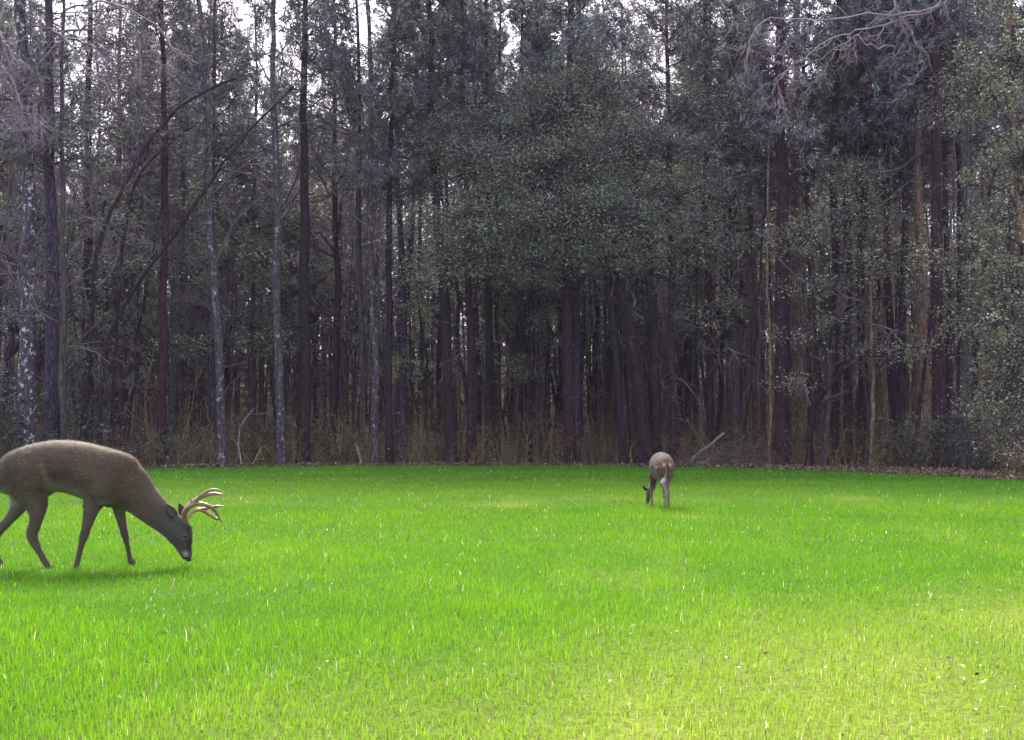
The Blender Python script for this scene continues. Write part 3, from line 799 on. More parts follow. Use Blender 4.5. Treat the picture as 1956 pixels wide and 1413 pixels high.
def build_flecks():
    rng = np.random.default_rng(77); n = 30000
    y = rng.uniform(3.2, 20, n); u = rng.uniform(-.56, .56, n); x = u * y; yl = yellow(x, y)
    ok = rng.random(n) < (.02 + .55 * yl ** 2) * np.clip(smooth_noise(x, y, .28, 91) * 2.2 - .75, .05, 1); x, y = x[ok], y[ok]; n = len(x)
    col = colvar(rng, n, (.50, .44, .34), .35, .05); t = rng.random(n) < .35; col[t] = colvar(rng, t.sum(), (.12, .075, .04), .4, .08)
    w = rng.random(n) < .16; col[w] = colvar(rng, w.sum(), (.75, .72, .68), .08, .02); col = np.clip(col, 0, .85)
    a = Acc(); L = rng.uniform(.008, .032, n)
    D = rng.normal(0, 1, (n, 3)) * [1, 1, .5]; D[:, 2] = np.abs(D[:, 2])
    add_leaves(a, np.stack([x, y, rng.uniform(.012, .035, n)], 1), D, L, L * .5, col, rng, .8)
    tag(link('grass_litter', a.mesh('grass_litter', M['litter'])), 'bits of dry leaf and straw lying in the thin yellowish grass', 'litter', kind='stuff')
build_flecks()

def build_far_wood():
    rng = np.random.default_rng(61)
    a = Acc(); n = 260000
    u = rng.uniform(-.66, .66, n); d = rng.uniform(66, 100, n); x = u * d; px = u * F + 978
    top = 18 + 6 * smooth_noise(x, d, 5, 62) + 4 * smooth_noise(x, d * .3, 1.6, 63)
    for p0, p1, pv in GAPS + [(1822, 1862, 440)]:
        m = (px > p0) & (px < p1); lim = 1.05 + (830 - pv) / F * d - 1.0
        top = np.where(m, np.minimum(top, lim), top)
    h = rng.random(n) ** .9
    z = gz(x, d) * .8 + h * (top - gz(x, d) * .8)
    dens = smooth_noise(x, z + 50, 1.3, 64) * .6 + smooth_noise(x + 7, z + 50, 3.2, 65) * .4
    keep = (dens > -.1 + .62 * np.clip((z - 7) / 10, 0, 1)); x, d, z, h = x[keep], d[keep], z[keep], h[keep]; n = len(x)
    f = np.clip((z - 2.5) / 6 + rng.normal(0, .2, n), 0, 1)[:, None]
    col = (1 - f) * np.array([.20, .165, .075]) + f * np.array([.19, .215, .13]); col = col * np.exp(rng.normal(0, .3, (n, 1))) * np.exp(rng.normal(0, .1, (n, 3)))
    L = rng.uniform(.3, .62, n)
    add_leaves(a, np.stack([x, d, z], 1), rng.normal(0, 1, (n, 3)), L, L * .42, col, rng)
    tag(link('far_off_wood', a.mesh('far_off_wood', M['needle'])), 'hazy mass of foliage far back behind all the trunks', 'woods', kind='stuff')
    a = Acc(); n = 800; u = rng.uniform(-.66, .66, n); d = rng.uniform(50, 98, n); x = u * d
    P = np.stack([x, d, gz(x, d) - .1], 1); H = rng.uniform(9, 19, n); Q = P + np.stack([rng.normal(0, .5, n), rng.normal(0, .5, n), H], 1); r = rng.uniform(.04, .15, n)
    pick = rng.integers(0, 4, n); cols = np.array([(.035, .026, .028), (.12, .095, .07), (.07, .05, .05), (.10, .09, .10)])[pick] * np.exp(rng.normal(0, .2, (n, 1)))
    add_segs(a, P, Q, r, r * .4, cols, 5)
    tag(link('far_off_trunks', a.mesh('far_off_trunks', M['twig'])), 'countless thin trunks far back in the woods', 'woods', kind='stuff')
build_far_wood()

# fallen wood at the edge
def stick(pts, w, off, label, name, cat, seed, twigs=5):
    rg = np.random.default_rng(seed); u = (pts[0][0] - 978) / F; d = float(edge(u)) + off
    Q = np.array([at(x, y, d) for x, y in pts]); Q[:, 2] = np.maximum(Q[:, 2], .03); base = Q[0].copy(); base[2] = 0; P = Q - base
    s = np.linspace(0, len(P) - 1, 9); P = np.stack([np.interp(s, np.arange(len(P)), P[:, i]) for i in range(3)], 1); P[1:-1] += rg.normal(0, .02, P[1:-1].shape)
    r = w / 2 / F * d
    root = empty(name, base)
    a = Acc(); add_tube(a, P, r * np.linspace(1.1, .6, 9), 8); link('stem', a.mesh('stem', M['fallen'], True), root)
    segs = []
    for _ in range(twigs):
        i = rg.integers(2, 8); branch_out(rg, segs, P[i], rg.normal(0, 1, 3) + [0, 0, .4], rg.uniform(.3, 1.0), r * .35, 1, .15, 0, 3)
    if segs: link('twigs', segs_mesh('twigs', segs, M['twig'], (.22, .18, .14), rg, .006), root)
    tag(root, label, cat)
M['fallen'] = bark_mat('weathered_wood', (.22, .17, .13), (.52, .43, .33))
stick([(1318, 880), (1345, 858), (1383, 826)], 7, .3, 'pale broken branch propped up slantwise past the doe', 'fallen_branch', 'branch', 1, 4)
stick([(1338, 884), (1395, 884)], 6, .1, 'pale log lying flat at the grass edge under the slanting branch', 'fallen_log', 'log', 2, 2)
stick([(400, 888), (340, 886), (300, 889)], 5, .3, 'thin pale branch lying along the grass edge between the buck and the flecked trunk', 'fallen_branch', 'branch', 3, 2)
stick([(462, 889), (455, 850), (458, 810), (485, 780)], 3.4, .1, 'thin bent whitish sapling stem standing at the grass edge', 'dead_sapling', 'sapling', 4, 5)
stick([(1700, 903), (1745, 900), (1775, 897)], 4, .1, 'pale stick lying in the litter strip before the brown pines', 'fallen_branch', 'branch', 5, 2)
stick([(690, 884), (684, 862), (680, 848)], 4, .1, 'short pale snapped stub at the grass edge beside the narrow trunks', 'broken_stub', 'stub', 6, 3)
def brush_pile():
    rg = np.random.default_rng(90); a = Acc(); n = 900
    u0 = (1405 - 978) / F; d = float(edge(u0)) + .7; base = np.array([u0 * d, d, 0])
    P = np.stack([rg.normal(0, .85, n), rg.normal(0, .4, n), np.abs(rg.normal(0, .28, n))], 1); P[:, 2] *= np.exp(-(P[:, 0] / 1.4) ** 2) + .15
    D = nrm(rg.normal(0, 1, (n, 3)) * [1, .6, .35]); L = rg.uniform(.15, .8, (n, 1)); Q = P + D * L; Q[:, 2] = np.maximum(Q[:, 2], .01)
    r = rg.uniform(.004, .013, n); add_segs(a, P, Q, r, r * .5, colvar(rg, n, (.12, .10, .07), .35, .05))
    o = link('brush_pile', a.mesh('brush_pile', M['twig']), loc=base); tag(o, 'heap of dead brown twigs behind the slanting pale branch', 'brush pile')
brush_pile()

# ---------------------------------------------------------------- deer
def coat_mat():
    m, nt, N, L, b = mat_new('deer_coat')
    at_ = N.new('ShaderNodeAttribute'); at_.attribute_name = 'Col'
    tc = N.new('ShaderNodeTexCoord'); mp = N.new('ShaderNodeMapping'); mp.inputs['Scale'].default_value = (60, 160, 160)
    L.new(tc.outputs['Object'], mp.inputs[0])
    n1 = noise(N, 1.0, 4, .7, mp.outputs[0], L); n2 = noise(N, 9, 4, .6, tc.outputs['Object'], L)
    r1 = N.new('ShaderNodeMapRange'); r1.inputs[1].default_value = .25; r1.inputs[2].default_value = .75; r1.inputs[3].default_value = .32; r1.inputs[4].default_value = .80
    L.new(n1.outputs['Fac'], r1.inputs[0])
    r2 = N.new('ShaderNodeMapRange'); r2.inputs[1].default_value = .3; r2.inputs[2].default_value = .7; r2.inputs[3].default_value = .74; r2.inputs[4].default_value = 1.22
    L.new(n2.outputs['Fac'], r2.inputs[0])
    mm = N.new('ShaderNodeMath'); mm.operation = 'MULTIPLY'; L.new(r1.outputs[0], mm.inputs[0]); L.new(r2.outputs[0], mm.inputs[1])
    mu = N.new('ShaderNodeVectorMath'); mu.operation = 'SCALE'; L.new(at_.outputs['Color'], mu.inputs[0]); L.new(mm.outputs[0], mu.inputs['Scale'])
    L.new(mu.outputs[0], b.inputs['Base Color']); b.inputs['Roughness'].default_value = .85; b.inputs['Specular IOR Level'].default_value = .2
    b.inputs['Sheen Weight'].default_value = .25; b.inputs['Sheen Roughness'].default_value = .5
    bp = N.new('ShaderNodeBump'); bp.inputs['Strength'].default_value = .5; bp.inputs['Distance'].default_value = .004
    L.new(n1.outputs['Fac'], bp.inputs['Height']); L.new(bp.outputs[0], b.inputs['Normal'])
    M['coat'] = m
    def plain(name, col, rough, spec=.5):
        m, nt, N, L, b = mat_new(name); tc = N.new('ShaderNodeTexCoord'); n = noise(N, 40, 4, .6, tc.outputs['Object'], L)
        cr = N.new('ShaderNodeValToRGB'); cr.color_ramp.elements[0].position = .3; cr.color_ramp.elements[1].position = .7
        cr.color_ramp.elements[0].color = (*[c * .6 for c in col], 1); cr.color_ramp.elements[1].color = (*[min(1, c * 1.2) for c in col], 1)
        L.new(n.outputs['Fac'], cr.inputs[0]); L.new(cr.outputs[0], b.inputs['Base Color']); b.inputs['Roughness'].default_value = rough; b.inputs['Specular IOR Level'].default_value = spec
        return m
    M['antler'] = plain('antler_bone', (.24, .165, .095), .42)
    M['hair'] = leaf_mat('deer_hair', .7, .25, .15)
    M['hoof'] = plain('hoof_horn', (.03, .025, .022), .4)
    M['eye'] = plain('eye_dark', (.008, .006, .005), .12, .8)
    M['nose'] = plain('nose_skin', (.012, .011, .012), .35)
coat_mat()

def cx(x, y, Y=0.0):          # traced point -> metres in the deer's own frame (x forward, z up)
    return ((x - 626) / 946.7, Y, (1111 - y) / 946.7)
def ellip(acc, c, r, col=None, n=12):
    t = np.linspace(-1, 1, 9); P = np.array([[c[0] + r[0] * a, c[1], c[2]] for a in t])
    w = np.sqrt(np.maximum(1 - t ** 2, .004)); add_tube(acc, P, r[2] * w, n, col, True, r[1] * w, (0, 1, 0))

def remesh(parts_acc, voxel, name):
    me0 = parts_acc.mesh('tmp', M['coat'])
    o = bpy.data.objects.new('tmp', me0); C.objects.link(o)
    m = o.modifiers.new('r', 'REMESH'); m.mode = 'VOXEL'; m.voxel_size = voxel
    m = o.modifiers.new('s', 'SMOOTH'); m.factor = .6; m.iterations = 7
    dg = bpy.context.evaluated_depsgraph_get()
    me = bpy.data.meshes.new_from_object(o.evaluated_get(dg)); me.name = name
    bpy.data.objects.remove(o); bpy.data.meshes.remove(me0)
    me.materials.clear(); me.materials.append(M['coat'])
    me.polygons.foreach_set('use_smooth', np.ones(len(me.polygons), bool))
    return me

def set_cols(me, fn):
    n = len(me.vertices); V = np.empty(n * 3, np.float32); me.vertices.foreach_get('co', V); V = V.reshape(-1, 3)
    Nn = np.empty(n * 3, np.float32); me.vertices.foreach_get('normal', Nn); Nn = Nn.reshape(-1, 3)
    col = fn(V.astype(float), Nn.astype(float))
    a = me.color_attributes.get('Col') or me.color_attributes.new('Col', 'FLOAT_COLOR', 'POINT')
    a.data.foreach_set('color', np.hstack([col, np.ones((n, 1))]).ravel().astype(np.float32))

def spline(rows, k=4):
    """Catmull-Rom through table rows"""
    P = np.array(rows, float); n = (len(P) - 1) * k + 1; s = np.linspace(0, len(P) - 1, n)
    Pp = np.vstack([2 * P[0] - P[1], P, 2 * P[-1] - P[-2]]); i = np.minimum(s.astype(int), len(P) - 2); f = (s - i)[:, None]
    p0, p1, p2, p3 = Pp[i], Pp[i + 1], Pp[i + 2], Pp[i + 3]
    return .5 * (2 * p1 + (p2 - p0) * f + (2 * p0 - 5 * p1 + 4 * p2 - p3) * f ** 2 + (3 * p1 - p0 - 3 * p2 + p3) * f ** 3)

def leg(acc, rows, Y0):
    """rows: traced x, y, half thickness, lateral half thickness (m), lateral offset"""
    rows = [(r[0], r[1], r[2] * (.9 if r[1] > 700 else .96), r[3] * .95, r[4]) for r in rows]
    ends = np.array([cx(r[0], r[1], Y0 + r[4]) for r in rows]); rows = spline(rows); P = np.array([cx(r[0], r[1], Y0 + r[4]) for r in rows]); add_tube(acc, P, np.array([r[2] for r in rows]) / 946.7, 20, None, True, np.array([r[3] for r in rows]), (0, 1, 0))
    return P

def fur(root, me, n, L0, W0, seed):
    """short hair lying along the coat, coloured like the skin under it"""
    rg = np.random.default_rng(seed)
    V = np.empty(len(me.vertices) * 3, np.float32); me.vertices.foreach_get('co', V); V = V.reshape(-1, 3).astype(float)
    Nn = np.empty(len(me.vertices) * 3, np.float32); me.vertices.foreach_get('normal', Nn); Nn = Nn.reshape(-1, 3).astype(float)
    cc = np.empty(len(me.vertices) * 4, np.float32); me.color_attributes['Col'].data.foreach_get('color', cc); cc = cc.reshape(-1, 4)[:, :3]
    i = rg.integers(0, len(V), n); P = V[i] + rg.normal(0, .004, (n, 3)); N_ = Nn[i]
    P += N_ * .0005
    flow = np.where((P[:, :1] > .30) & (P[:, 2:] < .78), np.array([[-.62, 0, .55]]), np.array([[-.9, 0, -.35]]))
    flow = np.where((P[:, 2:] < .5) & (P[:, :1] < .45), np.array([[-.15, 0, -1.]]), flow) + rg.normal(0, .25, (n, 3))
    D = nrm(flow - (flow * N_).sum(1, keepdims=True) * N_)
    sc_ = np.where((P[:, 2] < .5) | (P[:, 0] > .55), .5, 1.0) * rg.uniform(.6, 1.3, n)
    S = nrm(np.cross(N_, D)) * (W0 * np.sqrt(sc_))[:, None] / 2
    tip = P + D * (L0 * sc_)[:, None] + N_ * (L0 * sc_ * rg.uniform(.05, .30, n))[:, None]
    a = Acc(); col = cc[i] * np.exp(rg.normal(0, .42, (n, 1))) * .66
    a.add(np.stack([P - S, P + S, tip], 1).reshape(-1, 3), np.arange(n * 3).reshape(-1, 3), np.repeat(col, 3, axis=0))
    o = link('fur', a.mesh('fur', M['hair']), root); o['kind'] = 'stuff'

def blend(a, b, t):
    t = np.clip(t, 0, 1)[:, None]; return a * (1 - t) + b * t
def sm(x, a, b):
    t = np.clip((x - a) / (b - a), 0, 1); return t * t * (3 - 2 * t)

def hooves(root, feet):
    for P, dirx in feet:
        a = Acc()
        for s in (-1, 1):
            c = np.array([P[0], P[1] + s * .014, P[2]])
            Q = np.array([c + [-.012, 0, .038], c + [.004, 0, .018], c + [.026 * dirx, s * .003, .0]])
            add_tube(a, Q, np.array([.021, .023, .010]), 10, None, True, np.array([.014, .015, .007]), (0, 1, 0))
        link('hoof', a.mesh('hoof', M['hoof'], True), root)

def tubes_mesh(name, curves, mat, sides=9):
    a = Acc()
    for P, R in curves:
        P = np.array(P, float); R = np.array(R, float); k = len(P) * 4
        s = np.linspace(0, len(P) - 1, k)
        # Catmull-Rom through the points
        Pp = np.vstack([2 * P[0] - P[1], P, 2 * P[-1] - P[-2]]); i = np.minimum(s.astype(int), len(P) - 2); f = (s - i)[:, None]
        p0, p1, p2, p3 = Pp[i], Pp[i + 1], Pp[i + 2], Pp[i + 3]
        Q = .5 * (2 * p1 + (p2 - p0) * f + (2 * p0 - 5 * p1 + 4 * p2 - p3) * f ** 2 + (3 * p1 - p0 - 3 * p2 + p3) * f ** 3)
        add_tube(a, Q, np.interp(s, np.arange(len(R)), R), sides)
    return a.mesh(name, mat, True)

def ear_mesh(base, tip, width, side):
    """a cupped leaf-shaped ear with thickness"""
    base, tip = np.array(base, float), np.array(tip, float); ax = tip - base; L = np.linalg.norm(ax); ax /= L
    sd = nrm(np.cross(ax, np.array([0, side, .15]))); nn = np.cross(sd, ax)
    t = np.linspace(0, 1, 12); w = width * np.sin(np.pi * np.clip(t * .86 + .13, 0, 1)) ** .8
    s = np.linspace(-1, 1, 9); a = Acc(); V = []; col = []
    for layer in (0, 1):
        for i, ti in enumerate(t):
            for sj in s:
                c = base + ax * ti * L + sd * sj * w[i] + nn * (sj ** 2) * w[i] * .8 + nn * (.006 if layer else 0) * (-1)
                V.append(c); col.append((.17, .15, .12) if layer == 0 and abs(sj) < .7 else (.05, .042, .036))
    n, m = len(t), len(s); Fc = []
    for l in (0, 1):
        for i in range(n - 1):
            for j in range(m - 1):
                q = [l * n * m + i * m + j, l * n * m + i * m + j + 1, l * n * m + (i + 1) * m + j + 1, l * n * m + (i + 1) * m + j]
                Fc.append(q if l == 0 else q[::-1])
    for i in range(n - 1):
        Fc.append([i * m, (i + 1) * m, n * m + (i + 1) * m, n * m + i * m]); Fc.append([i * m + m - 1, n * m + i * m + m - 1, n * m + (i + 1) * m + m - 1, (i + 1) * m + m - 1])
    Fc.append([(n - 1) * m, (n - 1) * m + 4, n * m + (n - 1) * m + 4, n * m + (n - 1) * m]); Fc.append([(n - 1) * m + 4, n * m - 1, 2 * n * m - 1, n * m + (n - 1) * m + 4])
    a.add(V, Fc, np.array(col)); return a.mesh('ear', M['coat'], True)

TORSO = [(-48, 372, 440, .045), (-38, 335, 480, .10), (0, 303, 530, .135), (80, 250, 565, .168), (180, 203, 560, .185), (300, 168, 545, .192), (420, 152, 530, .20), (540, 158, 548, .205),
         (640, 178, 580, .195), (740, 206, 618, .180), (830, 228, 648, .160), (905, 262, 660, .135), (950, 330, 640, .10)]
def torso(acc, wk=1.0, slim=1.0):
    T_ = spline(TORSO); P = np.array([cx(x, (t + b) / 2) for x, t, b, w in T_]); R = np.array([(b - t) / 2 for x, t, b, w in T_]) / 946.7
    add_tube(acc, P, R, 40, None, True, T_[:, 3] * wk, (0, 1, 0))

def build_buck():
    a = Acc(); torso(a)
    NK = [(850, 440, 195, .150), (950, 500, 178, .125), (1050, 588, 140, .105), (1150, 680, 119, .092), (1225, 745, 102, .082), (1296, 802, 100, .076), (1325, 845, 93, .074), (1350, 885, 80, .068), (1364, 935, 62, .052), (1378, 975, 50, .040), (1388, 1005, 41, .036), (1394, 1030, 27, .028)]
    NK = [(x, y, q * (.955 if 900 < x < 1340 else 1), w * .95) for x, y, q, w in NK]
    NK = spline(NK)
    add_tube(a, np.array([cx(x, y) for x, y, *_ in NK]), np.array([r for _, _, r, _ in NK]) / 946.7, 32, None, True, np.array([w for *_, w in NK]), (0, 1, 0))
    add_tube(a, np.array([cx(1340, 735), cx(1395, 800), cx(1408, 850), cx(1408, 880)]), np.array([.02, .030, .022, .012]), 10, None, True, np.array([.035, .055, .05, .03]), (0, 1, 0))   # brow
    ellip(a, cx(270, 400, -.115), (.135, .085, .19), n=24); ellip(a, cx(270, 400, .115), (.135, .085, .19), n=24)      # haunches
    ellip(a, cx(790, 480, -.105), (.10, .085, .16), n=24); ellip(a, cx(790, 480, .105), (.10, .085, .16), n=24)      # shoulders
    hn = [(215, 380, 150, .07, .02), (235, 470, 152, .078, .01), (275, 560, 118, .070, 0), (305, 640, 84, .056, 0), (306, 710, 60, .045, .0), (293, 775, 50, .034, 0), (275, 835, 50, .027, 0), (292, 890, 42, .024, 0), (325, 950, 31, .021, 0), (360, 1010, 28, .020, 0), (388, 1052, 27, .021, 0), (412, 1088, 24, .022, 0)]
    P1 = leg(a, hn, -.095)
    fn = [(800, 400, 135, .05, .03), (775, 500, 120, .062, .02), (735, 580, 88, .055, .01), (704, 660, 62, .045, 0), (686, 740, 48, .036, 0), (668, 810, 39, .030, 0), (655, 860, 37, .028, 0), (641, 910, 28, .022, 0), (627, 970, 24, .019, 0), (615, 1030, 24, .019, 0), (607, 1066, 25, .021, 0), (603, 1090, 24, .021, 0)]
    P2 = leg(a, fn, -.095)
    ff = [(850, 480, 110, .05, -.03), (846, 580, 76, .05, -.01), (848, 670, 52, .042, 0), (862, 740, 41, .034, 0), (880, 810, 34, .028, 0), (893, 860, 33, .026, 0), (905, 905, 25, .02, 0), (918, 960, 22, .018, 0), (930, 1015, 22, .018, 0), (941, 1048, 24, .02, 0), (946, 1062, 23, .02, 0)]
    P3 = leg(a, ff, .10)
    hf = [(130, 430, 140, .07, -.02), (120, 540, 115, .065, -.01), (100, 620, 76, .052, 0), (60, 690, 54, .042, 0), (15, 750, 44, .034, 0), (-45, 815, 44, .027, 0), (-75, 870, 38, .024, 0), (-70, 930, 28, .020, 0), (-62, 1000, 25, .019, 0), (-56, 1045, 25, .02, 0), (-50, 1068, 23, .02, 0)]
    P4 = leg(a, hf, .10)
    me = remesh(a, .0095, 'buck_body')
    def fn_(V, N_):
        x, y, z = V.T
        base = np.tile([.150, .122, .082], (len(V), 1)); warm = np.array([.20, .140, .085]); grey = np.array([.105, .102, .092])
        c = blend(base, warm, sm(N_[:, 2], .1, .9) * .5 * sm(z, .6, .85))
        c = blend(c, np.array([.16, .095, .055]), np.exp(-((x - .36) / .13) ** 2) * sm(z, .62, .85) * .8)          # rusty nape and withers
        c = blend(c, np.array([.05, .04, .034]), np.exp(-(y / .022) ** 2) * sm(N_[:, 2], .4, .9) * .5)
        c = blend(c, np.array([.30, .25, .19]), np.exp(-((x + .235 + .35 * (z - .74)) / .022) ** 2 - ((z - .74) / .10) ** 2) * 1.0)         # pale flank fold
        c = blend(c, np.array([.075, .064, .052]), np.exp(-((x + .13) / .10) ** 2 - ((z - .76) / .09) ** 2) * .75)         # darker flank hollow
        c = blend(c, np.array([.080, .068, .055]), np.exp(-((x + .52) / .10) ** 2 - ((z - .74) / .10) ** 2) * .6)  # shadow behind the haunch, painted into the coat
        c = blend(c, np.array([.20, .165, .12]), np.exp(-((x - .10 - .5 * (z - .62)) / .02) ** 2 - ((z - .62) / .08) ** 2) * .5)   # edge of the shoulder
        c = blend(c, np.array([.50, .48, .43]), (y > .0) * sm(-.49 - x, 0, .05) * sm(z, .46, .54) * sm(.70 - z, 0, .05) * .95)   # white between the haunches
        c = blend(c, grey, sm(x, .48, .62) * sm(.62 - z, 0, .2) * .9)                                                # grey neck and head
        c = blend(c, np.array([.028, .022, .020]), sm(x, .80, .835) * sm(z, .08, .2) * sm(.42 - z, 0, .08))             # dark brow and nose bridge
        c = blend(c, np.array([.42, .38, .33]), sm(-N_[:, 2], .35, .8) * sm(z, .5, .56) * sm(.36 - x, 0, .1) * .8)       # pale belly
        c = blend(c, np.array([.50, .47, .42]), sm(.10 - np.abs(y - .03), 0, .05) * sm(-N_[:, 0], .3, .8) * sm(-.48 - x, -.03, .06) * sm(z, .35, .45) * sm(.72 - z, 0, .1))   # white rump behind
        c = blend(c, np.array([.40, .37, .32]), sm(N_[:, 1], .3, .8) * (np.abs(y) < .13) * (y < -.02) * sm(.58 - z, 0, .1) * sm(z, .25, .4) * .7)        # pale inner legs
        c = blend(c, np.array([.36, .34, .29]), sm(-N_[:, 1], .3, .8) * (y > .02) * sm(.58 - z, 0, .1) * sm(z, .25, .4) * .45)
        c = blend(c, np.array([.12, .095, .07]), sm(.5 - z, 0, .15) * (x < .5) * .5)
        er = np.exp(-((x - .806) ** 2 + (z - .274) ** 2) / .026 ** 2); c = blend(c, np.array([.24, .21, .17]), er * .8)
        mz = np.exp(-((x - .805) ** 2 + (z - .128) ** 2) / .022 ** 2); c = blend(c, np.array([.55, .53, .50]), mz * 1.0)   # white band over the muzzle
        c = blend(c, np.array([.014, .012, .012]), sm(.112 - z, 0, .02) * (x > .7))
        return c
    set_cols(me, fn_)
    yb = 1.05 * F / (1082.5 - 830)
    base = at(160, 1084, yb); base[2] = -.012; sc = yb / F * 242
    root = empty('buck', base)
    root.scale = (1, 1, 1)
    S = Vector((sc, sc, sc))
    link('body', me, root); fur(root, me, 60000, .024, .0032, 3)
    A = lambda x, y, Y: tuple(np.array([((300 + x / 7.85) - 160) / 242, Y, (1084 - (900 + y / 7.85)) / 242]))
    near = [([A(425, 735, -.035), A(428, 640, -.075), A(475, 550, -.125), A(565, 478, -.165), (A(680, 436, -.185)), A(800, 462, -.175), A(890, 515, -.15), A(945, 610, -.125), A(990, 738, -.105)], [.020, .018, .0165, .0155, .0145, .0135, .0135, .010, .003]),
            ([A(555, 480, -.16), A(640, 412, -.18), A(720, 335, -.20), A(820, 262, -.20), A(920, 232, -.19), A(1032, 256, -.17)], [.013, .0135, .0125, .011, .008, .0025]),
            ([A(870, 500, -.155), A(950, 478, -.17), A(1072, 480, -.18)], [.011, .009, .0025]),
            ([A(578, 470, -.165), A(578, 420, -.17), A(565, 362, -.175)], [.009, .007, .0025])]
    far = [([A(385, 715, .03), A(345, 630, .06), A(360, 545, .10), A(440, 440, .15), A(560, 365, .18), A(700, 332, .19), A(790, 334, .175), A(870, 337, .16)], [.021, .021, .019, .0165, .015, .012, .009, .003]),
           ([A(400, 690, .04), A(450, 600, .08), A(540, 565, .13), A(640, 618, .155), (A(740, 688, .165)), A(800, 712, .165), A(862, 715, .16)], [.014, .013, .013, .013, .011, .009, .003]),
           ([A(560, 562, .135), A(640, 548, .15), (A(730, 524, .16)), A(822, 532, .165)], [.012, .011, .009, .003])]
    near = [(P, [q * 1.18 for q in R]) for P, R in near]; far = [(P, [q * 1.18 for q in R]) for P, R in far]
    link('antler', tubes_mesh('antler', near, M['antler']), root); link('antler', tubes_mesh('antler', far, M['antler']), root)
    link('ear', ear_mesh(cx(1318, 712, -.055), cx(1262, 618, -.11), .036, -1), root)
    link('ear', ear_mesh(cx(1330, 712, .05), cx(1296, 622, .10), .034, 1), root)
    for s in (-1, 1):
        e = Acc(); ellip(e, cx(1389, 852, s * .060), (.017, .010, .014)); link('eye', e.mesh('eye', M['eye'], True), root)
    e = Acc(); ellip(e, cx(1402, 1032, 0), (.022, .026, .017)); link('nose', e.mesh('nose', M['nose'], True), root)
    t = Acc(); P = np.array([cx(-36, 355), cx(-56, 410), cx(-58, 480), cx(-48, 560), cx(-40, 610)])
    add_tube(t, P, [.018, .026, .030, .024, .006], 10, (.13, .10, .07), True, [.03, .045, .05, .04, .01], (0, 1, 0))
    tm = t.mesh('tail', M['coat'], True)
    set_cols(tm, lambda V, N_: blend(np.tile([.12, .085, .06], (len(V), 1)), np.array([.6, .58, .55]), sm(N_[:, 0], -.2, .3)))
    link('tail', tm, root)
    hooves(root, [((P1[-1][0] + .008, P1[-1][1], .0), 1), ((P2[-1][0] + .004, P2[-1][1], .0), 1), ((P3[-1][0], P3[-1][1], .035), 1), ((P4[-1][0], P4[-1][1], .035), 1)])
    for ch in root.children: ch.scale = S
    tag(root, 'antlered buck grazing with its head down near the camera', 'deer', 'deer grazing in the field')

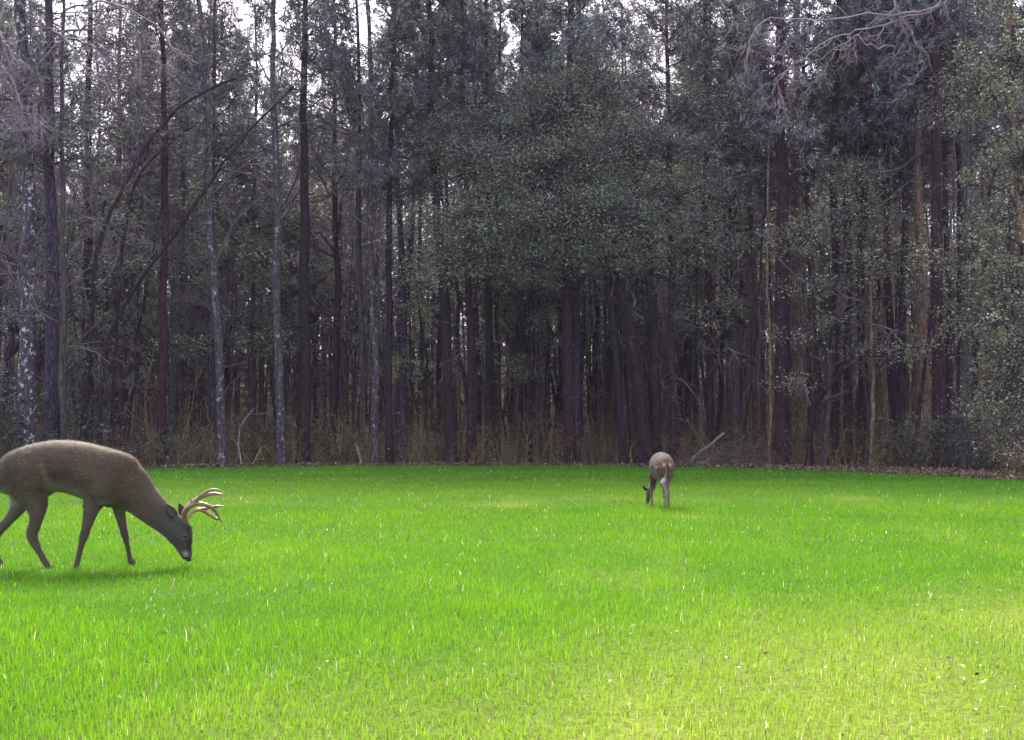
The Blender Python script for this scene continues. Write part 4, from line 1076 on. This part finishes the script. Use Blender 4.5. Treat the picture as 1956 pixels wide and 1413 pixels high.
def build_doe():
    a = Acc(); torso(a, .93)
    # neck and head lowered and turned to the animal's left (+Y)
    NK = [(850, 430, 165, .125, 0), (950, 520, 125, .09, .02), (1020, 640, 92, .068, .04), (1060, 760, 76, .058, .06), (1090, 840, 74, .060, .09), (1108, 890, 70, .058, .10), (1122, 950, 52, .045, .115), (1134, 1010, 36, .034, .12), (1140, 1050, 27, .028, .125), (1144, 1072, 18, .02, .125)]
    NK = spline(NK)
    add_tube(a, np.array([cx(x, y, Y) for x, y, r, w, Y in NK]), np.array([r for _, _, r, *_ in NK]) / 946.7, 32, None, True, np.array([q[3] for q in NK]), (0, 1, 0))
    # rows at the left hind (stepping back), right hind, left front, right front
    hl = [(120, 400, 135, .07, .02), (110, 500, 130, .075, .0), (110, 600, 92, .06, -.02), (95, 690, 62, .046, -.05), (60, 760, 50, .036, -.08), (20, 830, 46, .027, -.10), (18, 890, 38, .024, -.09), (22, 960, 28, .021, -.07), (24, 1030, 26, .020, -.05), (28, 1065, 25, .021, -.04), (34, 1095, 23, .021, -.03)]
    P1 = leg(a, hl, .10)
    hr = [(170, 400, 140, .07, .02), (190, 500, 140, .075, .01), (215, 600, 98, .06, .01), (230, 690, 64, .046, .02), (215, 765, 50, .034, .03), (190, 835, 48, .027, .03), (196, 890, 38, .024, .03), (206, 960, 28, .021, .03), (214, 1030, 26, .020, .03), (222, 1065, 25, .021, .03), (230, 1092, 23, .021, .03)]
    P2 = leg(a, hr, -.10)
    fl = [(820, 420, 130, .05, -.02), (815, 540, 100, .058, .0), (810, 640, 60, .045, .01), (812, 740, 44, .034, .01), (820, 850, 36, .028, .01), (816, 920, 27, .021, .01), (810, 1000, 23, .019, .01), (812, 1060, 25, .021, .01), (816, 1090, 23, .021, .01)]
    P3 = leg(a, fl, .10)
    fr = [(820, 420, 130, .05, .02), (800, 540, 100, .058, .0), (770, 640, 60, .045, 0), (750, 740, 44, .034, 0), (735, 850, 36, .028, 0), (722, 920, 27, .021, 0), (706, 1000, 23, .019, 0), (700, 1060, 25, .021, 0), (702, 1090, 23, .021, 0)]
    P4 = leg(a, fr, -.10)
    me = remesh(a, .0115, 'doe_body')
    def fn_(V, N_):
        x, y, z = V.T
        c = np.tile([.125, .086, .054], (len(V), 1))
        c = blend(c, np.array([.125, .092, .074]), sm(N_[:, 2], .0, .7) * .8)
        c = blend(c, np.array([.20, .115, .06]), sm(-N_[:, 0], .3, .8) * (x < -.45) * .7)
        c = blend(c, np.array([.62, .60, .56]), np.exp(-((np.abs(y) - .055) / .018) ** 2) * (x < -.55) * np.exp(-((z - .80) / .035) ** 2))
        c = blend(c, np.array([.50, .42, .33]), sm(.60 - z, 0, .12) * (x < .1) * sm(-N_[:, 0], .0, .6) * .9)
        c = blend(c, np.array([.30, .24, .18]), sm(.45 - z, 0, .15) * .6)
        c = blend(c, np.array([.10, .09, .08]), sm(y, .10, .16) * (x > .4) * .9)
        c = blend(c, np.array([.42, .38, .33]), sm(-N_[:, 2], .35, .8) * sm(z, .48, .54) * (x < .3) * .8)
        c = blend(c, np.array([.015, .013, .013]), sm(.075 - z, 0, .02) * (x > .5))
        return c
    set_cols(me, fn_)
    d = 1.05 * F / (973 - 830); sc = .80
    hd = math.radians(90 + 3)
    piv = np.array([-.47, 0])                      # the rump, in the deer's frame
    p = at(1272, 973, d); off = np.array([math.cos(hd) * piv[0] - math.sin(hd) * piv[1], math.sin(hd) * piv[0] + math.cos(hd) * piv[1]]) * sc
    root = empty('doe', (p[0] - off[0], d + .10 - off[1], 0), hd)
    link('body', me, root); fur(root, me, 22000, .024, .0050, 4)
    link('ear', ear_mesh(cx(1070, 815, .13), cx(1010, 735, .24), .042, 1), root)
    link('ear', ear_mesh(cx(1080, 810, .05), cx(1025, 715, .02), .040, -1), root)
    for s in (-1, 1):
        e = Acc(); ellip(e, cx(1123, 885, 0.105 + s * .052), (.015, .009, .013)); link('eye', e.mesh('eye', M['eye'], True), root)
    e = Acc(); ellip(e, cx(1144, 1068, .125), (.016, .022, .014)); link('nose', e.mesh('nose', M['nose'], True), root)
    t = Acc(); P = np.array([cx(-28, 318, 0), cx(-62, 380, .0), cx(-72, 470, .005), cx(-72, 560, .02), cx(-76, 620, .06), cx(-80, 660, .11)])
    add_tube(t, P, [.02, .026, .028, .026, .028, .016], 12, None, True, [.022, .034, .034, .036, .056, .034], (0, 1, 0))
    tm = t.mesh('tail', M['coat'], True)
    def tf(V, N_):
        c = np.tile([.24, .13, .06], (len(V), 1)); c = blend(c, np.array([.02, .014, .012]), sm(-V[:, 1], -.018, .004) * (V[:, 2] < .80))
        c = blend(c, np.array([.72, .70, .68]), sm(V[:, 1], .035, .06) * (V[:, 2] < .62)); return c
    set_cols(tm, tf)
    link('tail', tm, root)
    hooves(root, [((P1[-1][0] + .005, P1[-1][1], .0), 1), ((P2[-1][0] + .005, P2[-1][1], .0), 1), ((P3[-1][0] + .005, P3[-1][1], .0), 1), ((P4[-1][0] + .005, P4[-1][1], .0), 1)])
    for ch in root.children: ch.scale = (sc, sc, sc)
    tag(root, 'doe seen from behind, grazing alone far out near the woods', 'deer', 'deer grazing in the field')

build_buck()
build_doe()

haze_m, nt, N, L, b = mat_new('haze_air')
N.remove(b); pv = N.new('ShaderNodeVolumePrincipled'); pv.inputs['Density'].default_value = .00035
pv.inputs['Color'].default_value = (.66, .58, 1.0, 1); L.new(pv.outputs[0], N['Material Output'].inputs['Volume'])
hz = Acc(); x0, x1, y0, y1, z0, z1 = -1850, 1850, -1850, 1850, -1.2, 36
hz.add([(x, y, z) for x in (x0, x1) for y in (y0, y1) for z in (z0, z1)], [(0, 1, 3, 2), (4, 6, 7, 5), (0, 4, 5, 1), (2, 3, 7, 6), (0, 2, 6, 4), (1, 5, 7, 3)])
tag(link('haze', hz.mesh('haze', haze_m)), kind='stuff')
